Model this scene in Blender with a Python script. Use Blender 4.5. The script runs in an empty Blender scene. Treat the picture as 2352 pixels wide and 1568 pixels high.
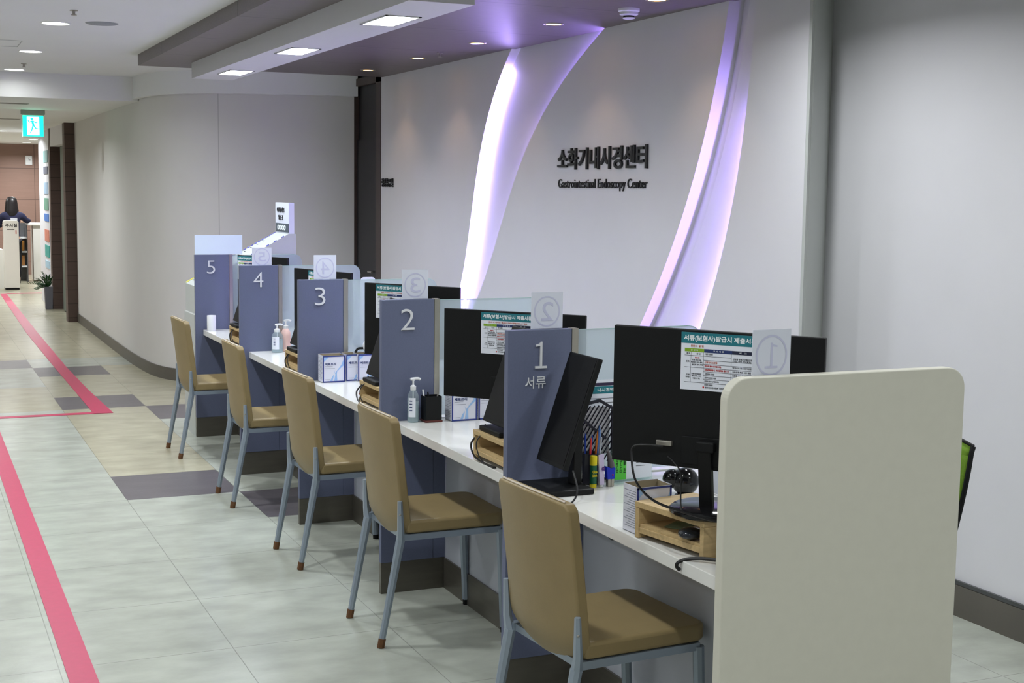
import bpy, bmesh, math, random
from mathutils import Vector, Matrix
random.seed(7)
SC = bpy.context.scene
COL = SC.collection

# ------------------------------------------------------------------ camera, world, exposure
EYE, YAW, PITCH, ROLL, FPX = 1.65, .4175, .1087, .0128, 3159.
cam_data = bpy.data.cameras.new('camera')
cam_data.sensor_width = 36.0
cam_data.lens = FPX / 2352 * 36
cam_data.clip_end = 200
cam = bpy.data.objects.new('camera', cam_data); COL.objects.link(cam)
fw = Vector((math.sin(YAW) * math.cos(PITCH), math.cos(YAW) * math.cos(PITCH), -math.sin(PITCH)))
rt = Vector((math.cos(YAW), -math.sin(YAW), 0)); up = rt.cross(fw)
c_, s_ = math.cos(ROLL), math.sin(ROLL)
rt, up = c_ * rt + s_ * up, -s_ * rt + c_ * up
cam.matrix_world = Matrix(((rt.x, up.x, -fw.x, 0), (rt.y, up.y, -fw.y, 0), (rt.z, up.z, -fw.z, EYE), (0, 0, 0, 1)))
SC.camera = cam
W = bpy.data.worlds.new('world'); SC.world = W; W.use_nodes = True
W.node_tree.nodes['Background'].inputs[0].default_value = (.6, .7, .8, 1)
W.node_tree.nodes['Background'].inputs[1].default_value = .02
SC.view_settings.view_transform = 'Standard'
SC.view_settings.look = 'None'
SC.view_settings.exposure = 0.3
SC.view_settings.gamma = 1.0
SC.view_settings.use_curve_mapping = False
SC.cycles.max_bounces = 8
P_DOWN, P_BOX, P_SPOT, P_FAR = 15.5, 20.0, 0.6, 34.0      # watts of the lamps
COOL, NEUT, WARM = (.85, .92, 1.0), (.94, .975, 1.0), (1.0, .62, .33)

# ------------------------------------------------------------------ materials
def lin(c):
    return tuple((v / 12.92 if v <= .04045 else ((v + .055) / 1.055) ** 2.4) for v in [x / 255. for x in c])
MATS = {}
def mat(name, rgb, rough=.5, metal=0., emit=0., noise=0., nscale=8., spec=.5, coat=0., trans=0., alpha=1., ior=1.45, bump=0., bscale=60., ecol=None, stretch=None):
    if name in MATS: return MATS[name]
    m = bpy.data.materials.new(name); m.use_nodes = True
    nt = m.node_tree; b = nt.nodes['Principled BSDF']
    col = lin(rgb) + (1,)
    b.inputs['Base Color'].default_value = col
    b.inputs['Roughness'].default_value = rough
    b.inputs['Metallic'].default_value = metal
    b.inputs['Specular IOR Level'].default_value = spec
    b.inputs['Coat Weight'].default_value = coat
    b.inputs['Transmission Weight'].default_value = trans
    b.inputs['Alpha'].default_value = alpha
    b.inputs['IOR'].default_value = ior
    if emit:
        b.inputs['Emission Color'].default_value = (lin(ecol) if ecol else lin(rgb)) + (1,)
        b.inputs['Emission Strength'].default_value = emit
    tc = nt.nodes.new('ShaderNodeTexCoord')
    src = tc.outputs['Object']
    if stretch:
        mp = nt.nodes.new('ShaderNodeMapping'); mp.inputs['Scale'].default_value = stretch
        nt.links.new(src, mp.inputs['Vector']); src = mp.outputs['Vector']
    if noise:
        n = nt.nodes.new('ShaderNodeTexNoise'); n.inputs['Scale'].default_value = nscale; n.inputs['Detail'].default_value = 5
        nt.links.new(src, n.inputs['Vector'])
        r = nt.nodes.new('ShaderNodeMapRange')
        r.inputs['From Min'].default_value = .3; r.inputs['From Max'].default_value = .7
        r.inputs['To Min'].default_value = 1 - noise; r.inputs['To Max'].default_value = 1 + noise * .5
        nt.links.new(n.outputs['Fac'], r.inputs['Value'])
        mx = nt.nodes.new('ShaderNodeVectorMath'); mx.operation = 'SCALE'
        mx.inputs[0].default_value = col[:3]
        nt.links.new(r.outputs['Result'], mx.inputs['Scale'])
        nt.links.new(mx.outputs['Vector'], b.inputs['Base Color'])
    if bump:
        n2 = nt.nodes.new('ShaderNodeTexNoise'); n2.inputs['Scale'].default_value = bscale; n2.inputs['Detail'].default_value = 3
        nt.links.new(src, n2.inputs['Vector'])
        bp = nt.nodes.new('ShaderNodeBump'); bp.inputs['Strength'].default_value = bump; bp.inputs['Distance'].default_value = .002
        nt.links.new(n2.outputs['Fac'], bp.inputs['Height']); nt.links.new(bp.outputs['Normal'], b.inputs['Normal'])
    MATS[name] = m
    return m

def seam_mat(name, rgb, seams, width=.004, dark=.45, rough=.5, noise=.05, nscale=10., stretch=None, spec=.4):
    """base colour crossed by thin joints: seams = [(axis, offset, pitch), ...] in world metres"""
    m = mat(name, rgb, rough=rough, noise=noise, nscale=nscale, stretch=stretch, spec=spec)
    nt = m.node_tree; b = nt.nodes['Principled BSDF']
    src = b.inputs['Base Color'].links[0].from_socket
    g = nt.nodes.new('ShaderNodeNewGeometry'); sp = nt.nodes.new('ShaderNodeSeparateXYZ')
    nt.links.new(g.outputs['Position'], sp.inputs[0])
    prev = None
    for ax, off, pitch in seams:
        a = nt.nodes.new('ShaderNodeMath'); a.operation = 'SUBTRACT'; a.inputs[1].default_value = off - 100 * pitch
        nt.links.new(sp.outputs[ax], a.inputs[0])
        q = nt.nodes.new('ShaderNodeMath'); q.operation = 'MODULO'; q.inputs[1].default_value = pitch
        nt.links.new(a.outputs[0], q.inputs[0])
        l = nt.nodes.new('ShaderNodeMath'); l.operation = 'LESS_THAN'; l.inputs[1].default_value = width
        nt.links.new(q.outputs[0], l.inputs[0])
        if prev is None: prev = l
        else:
            mm = nt.nodes.new('ShaderNodeMath'); mm.operation = 'MAXIMUM'
            nt.links.new(prev.outputs[0], mm.inputs[0]); nt.links.new(l.outputs[0], mm.inputs[1]); prev = mm
    mix = nt.nodes.new('ShaderNodeMix'); mix.data_type = 'RGBA'
    nt.links.new(prev.outputs[0], mix.inputs[0]); nt.links.new(src, mix.inputs[6])
    c = lin(rgb); mix.inputs[7].default_value = (c[0] * dark, c[1] * dark, c[2] * dark, 1)
    nt.links.new(mix.outputs[2], b.inputs['Base Color'])
    return m

def frosted(name, rgb, clear=.4, rough=.25):
    m = bpy.data.materials.new(name); m.use_nodes = True; nt = m.node_tree
    b = nt.nodes['Principled BSDF']; out = nt.nodes['Material Output']
    b.inputs['Base Color'].default_value = lin(rgb) + (1,); b.inputs['Roughness'].default_value = rough
    tl = nt.nodes.new('ShaderNodeBsdfTranslucent'); tl.inputs['Color'].default_value = lin(rgb) + (1,)
    m1 = nt.nodes.new('ShaderNodeMixShader'); m1.inputs[0].default_value = .5
    nt.links.new(b.outputs[0], m1.inputs[1]); nt.links.new(tl.outputs[0], m1.inputs[2])
    tr = nt.nodes.new('ShaderNodeBsdfTransparent')
    tr.inputs['Color'].default_value = (.93, .98, .97, 1)
    m2 = nt.nodes.new('ShaderNodeMixShader'); m2.inputs[0].default_value = clear
    nt.links.new(m1.outputs[0], m2.inputs[1]); nt.links.new(tr.outputs[0], m2.inputs[2])
    nt.links.new(m2.outputs[0], out.inputs['Surface']); MATS[name] = m
    return m

WALL = mat('painted_wall', (222, 221, 225), rough=.55, noise=.02, nscale=3, bump=.08, bscale=300)
WALLW = mat('curved_wall_covering', (214, 212, 210), rough=.6, noise=.02, nscale=3, bump=.1, bscale=300)
CEIL = mat('ceiling_paint', (230, 231, 230), rough=.7, noise=.015, nscale=2)
SOFF = seam_mat('soffit_laminate', (110, 101, 102), [(1, 6.06, 1.13)], width=.010, dark=.35, rough=.42, noise=.12, nscale=5, stretch=(1, 14, 14))
TLS = [(0, 1.043, .60), (1, 4.80, .637)]
FL1 = seam_mat('vinyl_tile_pale', (179, 183, 172), TLS, .0035, .62, rough=.24, noise=.17, nscale=4.5, stretch=(1.0, 1.7, 1))
FL2 = seam_mat('vinyl_tile_beige', (180, 175, 152), TLS, .0035, .62, rough=.24, noise=.16, nscale=4.5, stretch=(1.0, 1.7, 1))
FL3 = seam_mat('vinyl_tile_slate', (104, 99, 103), TLS, .0035, .7, rough=.3, noise=.13, nscale=5, stretch=(1, 2, 1))
for m_ in (FL1, FL2, FL3):
    nt = m_.node_tree; n = nt.nodes.new('ShaderNodeTexNoise'); n.inputs['Scale'].default_value = 55
    g_ = nt.nodes.new('ShaderNodeNewGeometry'); nt.links.new(g_.outputs['Position'], n.inputs['Vector'])
    bp = nt.nodes.new('ShaderNodeBump'); bp.inputs['Strength'].default_value = .10; bp.inputs['Distance'].default_value = .003
    nt.links.new(n.outputs['Fac'], bp.inputs['Height']); nt.links.new(bp.outputs['Normal'], nt.nodes['Principled BSDF'].inputs['Normal'])
BASEB = mat('skirting_vinyl', (96, 92, 84), rough=.45, noise=.1, nscale=4)
SKIRTM = mat('brushed_kick_plate', (112, 108, 100), rough=.35, metal=.6, noise=.1, nscale=5, stretch=(1, 1, 8))
BLUE = mat('slate_blue_laminate', (97, 104, 130), rough=.5, noise=.05, nscale=160, bump=.05, bscale=300)
BLUE_D = mat('slate_blue_laminate_edge', (122, 132, 156), rough=.5, noise=.03)
WHITE_LAM = mat('white_worktop', (226, 226, 222), rough=.16, noise=.015, nscale=6)
MODM = mat('grey_white_panel', (186, 190, 200), rough=.5, noise=.02)
IVORY = mat('ivory_laminate', (204, 202, 188), rough=.45, noise=.02, nscale=30)
STEEL = mat('brushed_steel', (176, 172, 162), rough=.32, metal=.85, noise=.08, nscale=6, stretch=(8, 8, 1))
SILVER = mat('silver_paint', (146, 158, 170), rough=.35, metal=.35, noise=.03)
TAN = mat('tan_upholstery', (142, 124, 86), rough=.46, noise=.05, nscale=14, bump=.12, bscale=220)
TANP = mat('pale_piping', (206, 196, 180), rough=.4, noise=.03)
FELT = mat('brown_leg_cap', (104, 70, 42), rough=.8, noise=.2, nscale=60)
BLACK = mat('matte_black_plastic', (15, 16, 17), rough=.5, noise=.06, nscale=150, spec=.3)
BLACKG = mat('gloss_black_plastic', (16, 16, 18), rough=.12, noise=.02)
SCREEN = mat('black_screen', (8, 8, 10), rough=.55, noise=.02, spec=.3)
CABLE = mat('black_cable', (14, 14, 15), rough=.4, noise=.03)
PINE = mat('pine_wood', (196, 170, 124), rough=.5, noise=.16, nscale=9, stretch=(1.5, 12, 12))
PAPER = mat('white_paper', (226, 230, 240), rough=.7, noise=.01)
CARD = mat('translucent_card', (214, 218, 230), rough=.6, noise=.01)
LILACP = mat('lilac_print', (194, 196, 220), rough=.6, noise=.02)
TEAL = mat('teal_print', (30, 116, 128), rough=.55, noise=.02)
GREENP = mat('lime_print', (130, 168, 40), rough=.55, noise=.02)
NAVY = mat('navy_print', (34, 52, 104), rough=.55, noise=.02)
NAVYD = mat('dark_navy_print', (28, 34, 60), rough=.55, noise=.02)
INK = mat('black_ink', (42, 42, 48), rough=.6, noise=.02)
REDI = mat('red_ink', (188, 40, 36), rough=.6, noise=.02)
ORANGE = mat('orange_ink', (196, 92, 50), rough=.6, noise=.02)
WHITEI = mat('white_ink', (236, 240, 242), rough=.6, noise=.01)
BOXW = mat('box_card_white', (214, 216, 228), rough=.55, noise=.02)
BOXB = mat('box_blue_print', (44, 58, 128), rough=.5, noise=.02)
BOXL = mat('box_sky_print', (150, 186, 228), rough=.5, noise=.03)
BOXI = mat('box_inside_card', (150, 138, 112), rough=.8, noise=.05)
WHITEP = mat('white_plastic', (228, 230, 232), rough=.3, noise=.01)
LETTER = mat('white_acrylic_letter', (214, 216, 220), rough=.4, noise=.01)
BLETTER = mat('black_acrylic_letter', (24, 25, 30), rough=.35, noise=.02)
PINK = mat('pink_floor_tape', (194, 48, 92), rough=.4, noise=.05, nscale=30)
BROWNP = seam_mat('brown_clad_panel', (86, 70, 64), [(2, .05, .17)], width=.008, dark=.45, rough=.5, noise=.08, nscale=3, stretch=(1, 1, 10))
BROWNW = seam_mat('brown_wall_panel', (140, 112, 100), [(2, .24, .57), (0, 2.27, 1.55)], width=.012, dark=.5, rough=.5, noise=.06, nscale=3, stretch=(1, 1, 10))
DOORM = mat('dark_door_laminate', (26, 24, 27), rough=.4, noise=.08, nscale=4, stretch=(1, 1, .2))
DOORF = mat('dark_brown_frame', (70, 58, 54), rough=.45, noise=.06)
GLASSF = frosted('frosted_glass', (204, 214, 220), .5)
GLASSC = frosted('clear_glass', (214, 230, 228), .92, .05)
GEDGE = mat('glass_edge', (150, 176, 172), rough=.15, noise=.02)
CLEARP = frosted('clear_bottle', (220, 230, 236), .72, .08)
PINKP = mat('pink_soap_bottle', (236, 200, 190), rough=.3, noise=.02)
WARMLAMP = mat('warm_lamp', (255, 200, 120), emit=9, ecol=(255, 190, 110))
COOLLAMP = mat('cool_lamp', (235, 245, 255), emit=26, ecol=(225, 240, 255))
DOWNLAMP = mat('downlight_lens', (255, 255, 245), emit=9, ecol=(255, 255, 240))
LEDM = mat('violet_led', (190, 170, 255), emit=21, ecol=(188, 164, 255))
LEDH = mat('violet_led_hidden', (180, 150, 255), emit=18, ecol=(172, 142, 255))
LEDR = mat('violet_led_right', (180, 150, 255), emit=85, ecol=(172, 142, 255))

# ------------------------------------------------------------------ mesh helpers
def box(bm, x0, x1, y0, y1, z0, z1, M=None):
    vs = [bm.verts.new((x, y, z)) for x in (x0, x1) for y in (y0, y1) for z in (z0, z1)]
    for f in ((0, 1, 3, 2), (4, 6, 7, 5), (0, 4, 5, 1), (2, 3, 7, 6), (0, 2, 6, 4), (1, 5, 7, 3)):
        bm.faces.new([vs[i] for i in f])
    if M is not None: bmesh.ops.transform(bm, matrix=M, verts=vs)
    return vs
def prism(bm, pts, a, b, axis='y'):
    def P(u, v, w):
        return {'y': (u, w, v), 'x': (w, u, v), 'z': (u, v, w)}[axis]
    A = [bm.verts.new(P(u, v, a)) for u, v in pts]; B = [bm.verts.new(P(u, v, b)) for u, v in pts]
    n = len(pts)
    for i in range(n): bm.faces.new((A[i], A[(i + 1) % n], B[(i + 1) % n], B[i]))
    bm.faces.new(A[::-1]); bm.faces.new(B)
    bmesh.ops.recalc_face_normals(bm, faces=bm.faces[:])
    return A + B
def rrect(x0, x1, z0, z1, r, corners='abcd', n=7):
    """rounded rectangle, corners a=bottom left, b=bottom right, c=top right, d=top left"""
    out = []
    for k, cx, cz, a0 in (('a', x0, z0, 180), ('b', x1, z0, 270), ('c', x1, z1, 0), ('d', x0, z1, 90)):
        if k in corners:
            sx = 1 if k in 'ad' else -1; sz = 1 if k in 'ab' else -1
            for i in range(n + 1):
                t = math.radians(a0 + 90 * i / n)
                out.append((cx + sx * r + r * math.cos(t), cz + sz * r + r * math.sin(t)))
        else: out.append((cx, cz))
    return out
def lathe(bm, prof, cx=0, cy=0, n=24, cap=True):
    rings = []
    for r, z in prof:
        rings.append([bm.verts.new((cx + r * math.cos(2 * math.pi * i / n), cy + r * math.sin(2 * math.pi * i / n), z)) for i in range(n)])
    for a, b in zip(rings, rings[1:]):
        for i in range(n): bm.faces.new((a[i], a[(i + 1) % n], b[(i + 1) % n], b[i]))
    if cap:
        bm.faces.new(rings[0][::-1]); bm.faces.new(rings[-1])
    bmesh.ops.recalc_face_normals(bm, faces=bm.faces[:])
def smooth_pts(pts, k=6):
    pts = [Vector(p) for p in pts]
    if len(pts) < 3: return pts
    P = [pts[0] * 2 - pts[1]] + pts + [pts[-1] * 2 - pts[-2]]
    out = []
    for i in range(1, len(P) - 2):
        for j in range(k):
            t = j / k
            out.append(.5 * ((2 * P[i]) + (-P[i - 1] + P[i + 1]) * t + (2 * P[i - 1] - 5 * P[i] + 4 * P[i + 1] - P[i + 2]) * t * t + (-P[i - 1] + 3 * P[i] - 3 * P[i + 1] + P[i + 2]) * t ** 3))
    out.append(pts[-1]); return out
def tube(bm, pts, r, n=8, smooth=True, r2=None, square=False):
    pts = smooth_pts(pts) if smooth else [Vector(p) for p in pts]
    rings = []; N = len(pts); prevu = None
    for i, p in enumerate(pts):
        d = (pts[min(i + 1, N - 1)] - pts[max(i - 1, 0)]).normalized()
        ref = prevu if prevu is not None else (Vector((0, 1, 0)) if abs(d.y) < .9 else Vector((1, 0, 0)))
        u = (ref - d * ref.dot(d)).normalized(); v = d.cross(u); prevu = u
        rr = r if r2 is None else r + (r2 - r) * i / (N - 1)
        ring = []
        for k in range(n):
            t = 2 * math.pi * (k + (.5 if square else 0)) / n
            ring.append(bm.verts.new(p + u * rr * math.cos(t) * (1.414 if square else 1) + v * rr * math.sin(t) * (1.414 if square else 1)))
        rings.append(ring)
    for a, b in zip(rings, rings[1:]):
        for k in range(n): bm.faces.new((a[k], a[(k + 1) % n], b[(k + 1) % n], b[k]))
    bm.faces.new(rings[0][::-1]); bm.faces.new(rings[-1])
    bmesh.ops.recalc_face_normals(bm, faces=bm.faces[:])
def ball(bm, c, r, sx=1, sy=1, sz=1, seg=20):
    bmesh.ops.create_uvsphere(bm, u_segments=seg, v_segments=seg // 2 + 2, radius=1, matrix=Matrix.Translation(c) @ Matrix.Diagonal((r * sx, r * sy, r * sz, 1)))

_tc = {}
ONE = ([(.10, 0), (.96, 0), (.96, .085), (.60, .085), (.60, 1), (.50, 1), (.40, .93), (.14, .885), (.14, .82), (.45, .85), (.45, .085), (.10, .085)])
def text_mesh(body, bold=0.):
    k = (body, bold)
    if k in _tc: return _tc[k]
    cu = bpy.data.curves.new('t', 'FONT'); cu.body = body; cu.size = 1; cu.extrude = .5; cu.offset = bold
    cu.resolution_u = 3 if len(body) > 3 else 6
    o = bpy.data.objects.new('t', cu); COL.objects.link(o)
    dg = bpy.context.evaluated_depsgraph_get()
    me = bpy.data.meshes.new_from_object(o.evaluated_get(dg))
    vs = [v.co.copy() for v in me.vertices]; fs = [tuple(p.vertices) for p in me.polygons]
    bpy.data.objects.remove(o); bpy.data.curves.remove(cu); bpy.data.meshes.remove(me)
    x0 = min(v.x for v in vs); x1 = max(v.x for v in vs); y0 = min(v.y for v in vs); y1 = max(v.y for v in vs)
    _tc[k] = (vs, fs, x0, x1, y0, y1); return _tc[k]
def text(bm, body, O, R, U, w=None, h=None, depth=.001, bold=0.):
    """lettering with its lower left corner at O, running along R, upright along U"""
    if body == '1':
        O, R, U = Vector(O), Vector(R), Vector(U); N = R.cross(U)
        A = [bm.verts.new(O + R * x * w + U * y * h + N * depth) for x, y in ONE]; B = [bm.verts.new(O + R * x * w + U * y * h) for x, y in ONE]
        for i in range(len(ONE)): bm.faces.new((A[i], A[(i + 1) % len(ONE)], B[(i + 1) % len(ONE)], B[i]))
        bm.faces.new(A); bm.faces.new(B[::-1]); return
    vs, fs, x0, x1, y0, y1 = text_mesh(body, bold)
    O, R, U = Vector(O), Vector(R), Vector(U); N = R.cross(U)
    sy = (h / (y1 - y0)) if h else w / (x1 - x0)
    sx = (w / (x1 - x0)) if w else sy
    nv = [bm.verts.new(O + R * (v.x - x0) * sx + U * (v.y - y0) * sy + N * ((v.z + .5) * depth)) for v in vs]
    for f in fs:
        try: bm.faces.new([nv[i] for i in f])
        except ValueError: pass

def bmnew(): return bmesh.new()
def part(name, bm, m, parent=None, bev=0., seg=2, smooth=False, solid=0.):
    me = bpy.data.meshes.new(name); bm.to_mesh(me); bm.free()
    ms = m if isinstance(m, (list, tuple)) else [m]
    for q in ms: me.materials.append(q)
    o = bpy.data.objects.new(name, me); COL.objects.link(o)
    if smooth:
        for p in me.polygons: p.use_smooth = True
        try: me.set_sharp_from_angle(angle=math.radians(38))
        except Exception: pass
    if solid:
        s = o.modifiers.new('solid', 'SOLIDIFY'); s.thickness = solid; s.offset = 0
    if bev:
        b = o.modifiers.new('bevel', 'BEVEL'); b.width = bev; b.segments = seg; b.limit_method = 'ANGLE'; b.angle_limit = math.radians(35)
    if parent: o.parent = parent
    return o
def bpart(name, m, parent, *dims, bev=0., **k):
    bm = bmnew(); box(bm, *dims); return part(name, bm, m, parent, bev=bev, **k)
def tag(o, label, cat, group=None, kind=None):
    if label: o['label'] = label
    if cat: o['category'] = cat
    if group: o['group'] = group
    if kind: o['kind'] = kind
    return o
def thing(name, label, cat, loc=(0, 0, 0), rz=0., group=None):
    o = bpy.data.objects.new(name, None); COL.objects.link(o); o.empty_display_size = .05
    o.location = loc; o.rotation_euler = (0, 0, rz)
    return tag(o, label, cat, group)
def struct(name, bm, m, **k):
    return tag(part(name, bm, m, None, **k), None, None, kind='structure')
def dup(root, label, loc, rz=0., group=None):
    def cp(o, par):
        c = o.copy(); COL.objects.link(c); c.parent = par
        for ch in list(o.children): cp(ch, c)
        return c
    kids = list(root.children)
    r = root.copy(); COL.objects.link(r); r.location = loc; r.rotation_euler = (0, 0, rz); r['label'] = label
    if group: r['group'] = group
    for k in kids: cp(k, r)
    return r
def lamp(kind, name, loc, power, col, parent=None, size=.1, shape='DISK', size_y=None, spot=60, rot=None, blend=.6):
    l = bpy.data.lights.new(name, kind); l.energy = power; l.color = col
    if kind == 'AREA':
        l.shape = shape; l.size = size
        if size_y: l.size_y = size_y
        l.spread = math.radians(160)
    if kind == 'SPOT': l.spot_size = math.radians(spot); l.spot_blend = blend; l.shadow_soft_size = size
    o = bpy.data.objects.new(name, l); COL.objects.link(o); o.location = loc
    if rot: o.rotation_euler = rot
    if parent: o.parent = parent
    return o

# ------------------------------------------------------------------ setting
ZC, ZS, ZL = 2.61, 2.53, 2.40          # main ceiling, soffit underside, corridor ceiling
XS = 3.5                               # face of the sign wall
# floor: one quad per tile
DARK = {(0, 4), (1, 3), (0, 9), (1, 9), (-1, 13), (0, 13), (2, 8)}
def tile_mat(i, j):
    x = 1.043 + .6 * (i + .5); y = 4.80 + .637 * (j + .5)
    if (i, j) in ((0, 4), (1, 3), (0, 9), (1, 8), (0, 12), (-1, 13)): return 2
    if i == 0 and 5 <= j <= 8: return 1
    if i in (0, 1) and 9 <= j <= 12: return 1
    if i == -1 and j in (9, 10): return 1
    if j > 13: return 1
    return 0
bm = bmnew()
for i in range(-7, 6):
    for j in range(-13, 38):
        x0 = 1.043 + .6 * i; y0 = 4.80 + .637 * j
        f = bm.faces.new([bm.verts.new(p) for p in ((x0, y0, 0), (x0 + .6, y0, 0), (x0 + .6, y0 + .637, 0), (x0, y0 + .637, 0))])
        f.material_index = tile_mat(i, j)
bmesh.ops.remove_doubles(bm, verts=bm.verts[:], dist=.001)
struct('floor', bm, [FL1, FL2, FL3])
# ceilings
bm = bmnew(); box(bm, -3.2, 3.9, -3.5, 12.72, ZC, ZC + .05); struct('ceiling', bm, CEIL)
bm = bmnew(); box(bm, -3.2, 4.6, 12.66, 28.0, ZL, ZL + .3); struct('ceiling_corridor', bm, CEIL)
# outer walls
bm = bmnew(); box(bm, -3.3, -3.2, -3.5, 28, 0, 2.7); struct('wall_left', bm, WALL)
bm = bmnew(); box(bm, -3.2, 3.9, -3.6, -3.5, 0, 2.7); struct('wall_back', bm, WALL)
bm = bmnew(); box(bm, -3.2, 4.6, 27.0, 27.1, 0, 2.45); struct('wall_far', bm, BROWNW)
bm = bmnew(); box(bm, 4.5, 4.6, 21.0, 27.0, 0, 2.45); struct('wall_lobby', bm, WALL)
bm = bmnew(); box(bm, 3.785, 3.885, -3.5, 5.3, 0, 2.62); struct('wall_right', bm, WALL)
bm = bmnew(); box(bm, 3.771, 3.785, -3.5, 5.09, 0, .125)
struct('baseboard_right', bm, BASEB)
bm = bmnew(); box(bm, 3.773, 3.785, -3.5, 5.09, .127, .142); struct('trim_1', bm, mat('skirting_cap', (74, 76, 76), rough=.4, noise=.04))
bm = bmnew(); prism(bm, [(XS, 4.842), (3.787, 5.084), (3.787, 5.3), (XS + .03, 5.3), (XS + .03, 4.862), (XS, 4.862)], 0, ZC, 'z'); struct('wall_pier', bm, mat('pier_paint', (190, 194, 190), rough=.6, noise=.02))

# sign wall with two curved light recesses, each edge given as y(z)
def curve(pts):
    pts = sorted((z, y) for y, z in pts)
    def f(z):
        if z <= pts[0][0]:
            (z0, y0), (z1, y1) = pts[0], pts[2]
            s = (y1 - y0) / (z1 - z0); return y0 + s * (z - z0) * 1.0
        if z >= pts[-1][0]: return pts[-1][1]
        for (z0, y0), (z1, y1) in zip(pts, pts[1:]):
            if z0 <= z <= z1: return y0 + (y1 - y0) * (z - z0) / (z1 - z0)
    return f
def polyfit(pts, deg=3):
    n = deg + 1; A = [[0.] * (n + 1) for _ in range(n)]
    for y, z in pts:
        for i in range(n):
            for j in range(n): A[i][j] += (z - 1.7) ** (i + j)
            A[i][n] += y * (z - 1.7) ** i
    for i in range(n):
        p = max(range(i, n), key=lambda r: abs(A[r][i])); A[i], A[p] = A[p], A[i]
        for r in range(n):
            if r != i:
                k = A[r][i] / A[i][i]
                for c in range(i, n + 1): A[r][c] -= k * A[i][c]
    co = [A[i][n] / A[i][i] for i in range(n)]
    def f(z):
        if z < .95:
            d = sum(i * c * (-.75) ** (i - 1) for i, c in enumerate(co) if i)
            return sum(c * (-.75) ** i for i, c in enumerate(co)) + d * (z - .95)
        return sum(c * (z - 1.7) ** i for i, c in enumerate(co))
    return f
LF = polyfit([(7.938, 2.53), (8.125, 2.396), (8.334, 2.121), (8.536, 1.593), (8.66, 1.293), (8.73, 1.169), (8.80, .938)])
LN = polyfit([(6.697, 2.53), (6.951, 2.432), (7.238, 2.265), (7.493, 2.108), (7.668, 1.951), (7.85, 1.75), (7.973, 1.593), (8.279, 1.194), (8.45, .956)])
RF = polyfit([(5.489, 2.526), (5.523, 2.347), (5.605, 2.087), (5.681, 1.878), (5.727, 1.791), (5.804, 1.636), (5.879, 1.499), (6.16, 1.055), (6.26, .967)])
RN = polyfit([(5.269, 2.508), (5.273, 2.37), (5.302, 2.113), (5.355, 1.86), (5.409, 1.604), (5.505, 1.312), (5.657, 1.01)])
ZZ = [i * ZC / 60 for i in range(61)]
def strip(name, ya, yb, x0, x1, m, kind='structure'):
    bm = bmnew(); R_ = []
    for z in ZZ:
        a, b = ya(z), yb(z)
        R_.append([bm.verts.new(p) for p in ((x0, a, z), (x0, b, z), (x1, b, z), (x1, a, z))])
    for p, q in zip(R_, R_[1:]):
        for k in range(4): bm.faces.new((p[k], p[(k + 1) % 4], q[(k + 1) % 4], q[k]))
    bm.faces.new(R_[0][::-1]); bm.faces.new(R_[-1])
    bmesh.ops.recalc_face_normals(bm, faces=bm.faces[:])
    return struct(name, bm, m)
DEP = .06
C = lambda v: (lambda z: v)
strip('wall_sign_side', C(10.50), LF, XS, XS + DEP, WALL)
strip('wall_sign', LN, RF, XS, XS + .022, WALL)
strip('wall_sign_return', lambda z: RF(z) + .15, RF, XS + .022, XS + .085, WALL)
strip('wall_sign_end', RN, C(4.863), XS, XS + .022, WALL)
strip('wall_recess', lambda z: LF(z) + .1, lambda z: LN(z) - .12, XS + DEP, XS + DEP + .03, WALL)
def fold(name, y0, x0, y1, x1):
    bm = bmnew(); R_ = []
    for z in ZZ:
        a, b = y0(z), y1(z)
        R_.append([bm.verts.new(p) for p in ((x0, a, z), (x1, b, z), (x1 + .03, b, z), (x0 + .03, a, z))])
    for p, q in zip(R_, R_[1:]):
        for k in range(4): bm.faces.new((p[k], p[(k + 1) % 4], q[(k + 1) % 4], q[k]))
    bm.faces.new(R_[0][::-1]); bm.faces.new(R_[-1])
    bmesh.ops.recalc_face_normals(bm, faces=bm.faces[:])
    return struct(name, bm, WALL)
FW = lambda z: RF(z) - (.085 + .05 * max(0, 2.5 - z) / 1.5)
fold('wall_recess_fold', RF, XS + .083, FW, XS + .056)  # ridge shaped to keep the strip behind it in shade from the LED
fold('wall_recess_right', FW, XS + .056, lambda z: RN(z) - .12, XS + .075)
def led(name, label, yf, x, m, r, z0=0.0, z1=2.56, parent=None):
    bm = bmnew(); tube(bm, [(x, yf(z0 + (z1 - z0) * i / 40), z0 + (z1 - z0) * i / 40) for i in range(41)], r, 8, smooth=False)
    return tag(part(name, bm, m, parent, smooth=True), label, 'light strip')
led('light_strip', 'bright violet white light strip curving down the left recess of the sign wall', lambda z: LF(z) - .055, XS + .035, LEDM, .011, z1=2.40)
led('light_strip', 'hidden violet light strip behind the right lip of the left recess', lambda z: LN(z) + .035, XS + .041, LEDH, .006)
led('light_strip', 'hidden violet light strip behind the right lip of the right recess', lambda z: RN(z) - .028, XS + .041, LEDR, .009)

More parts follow.
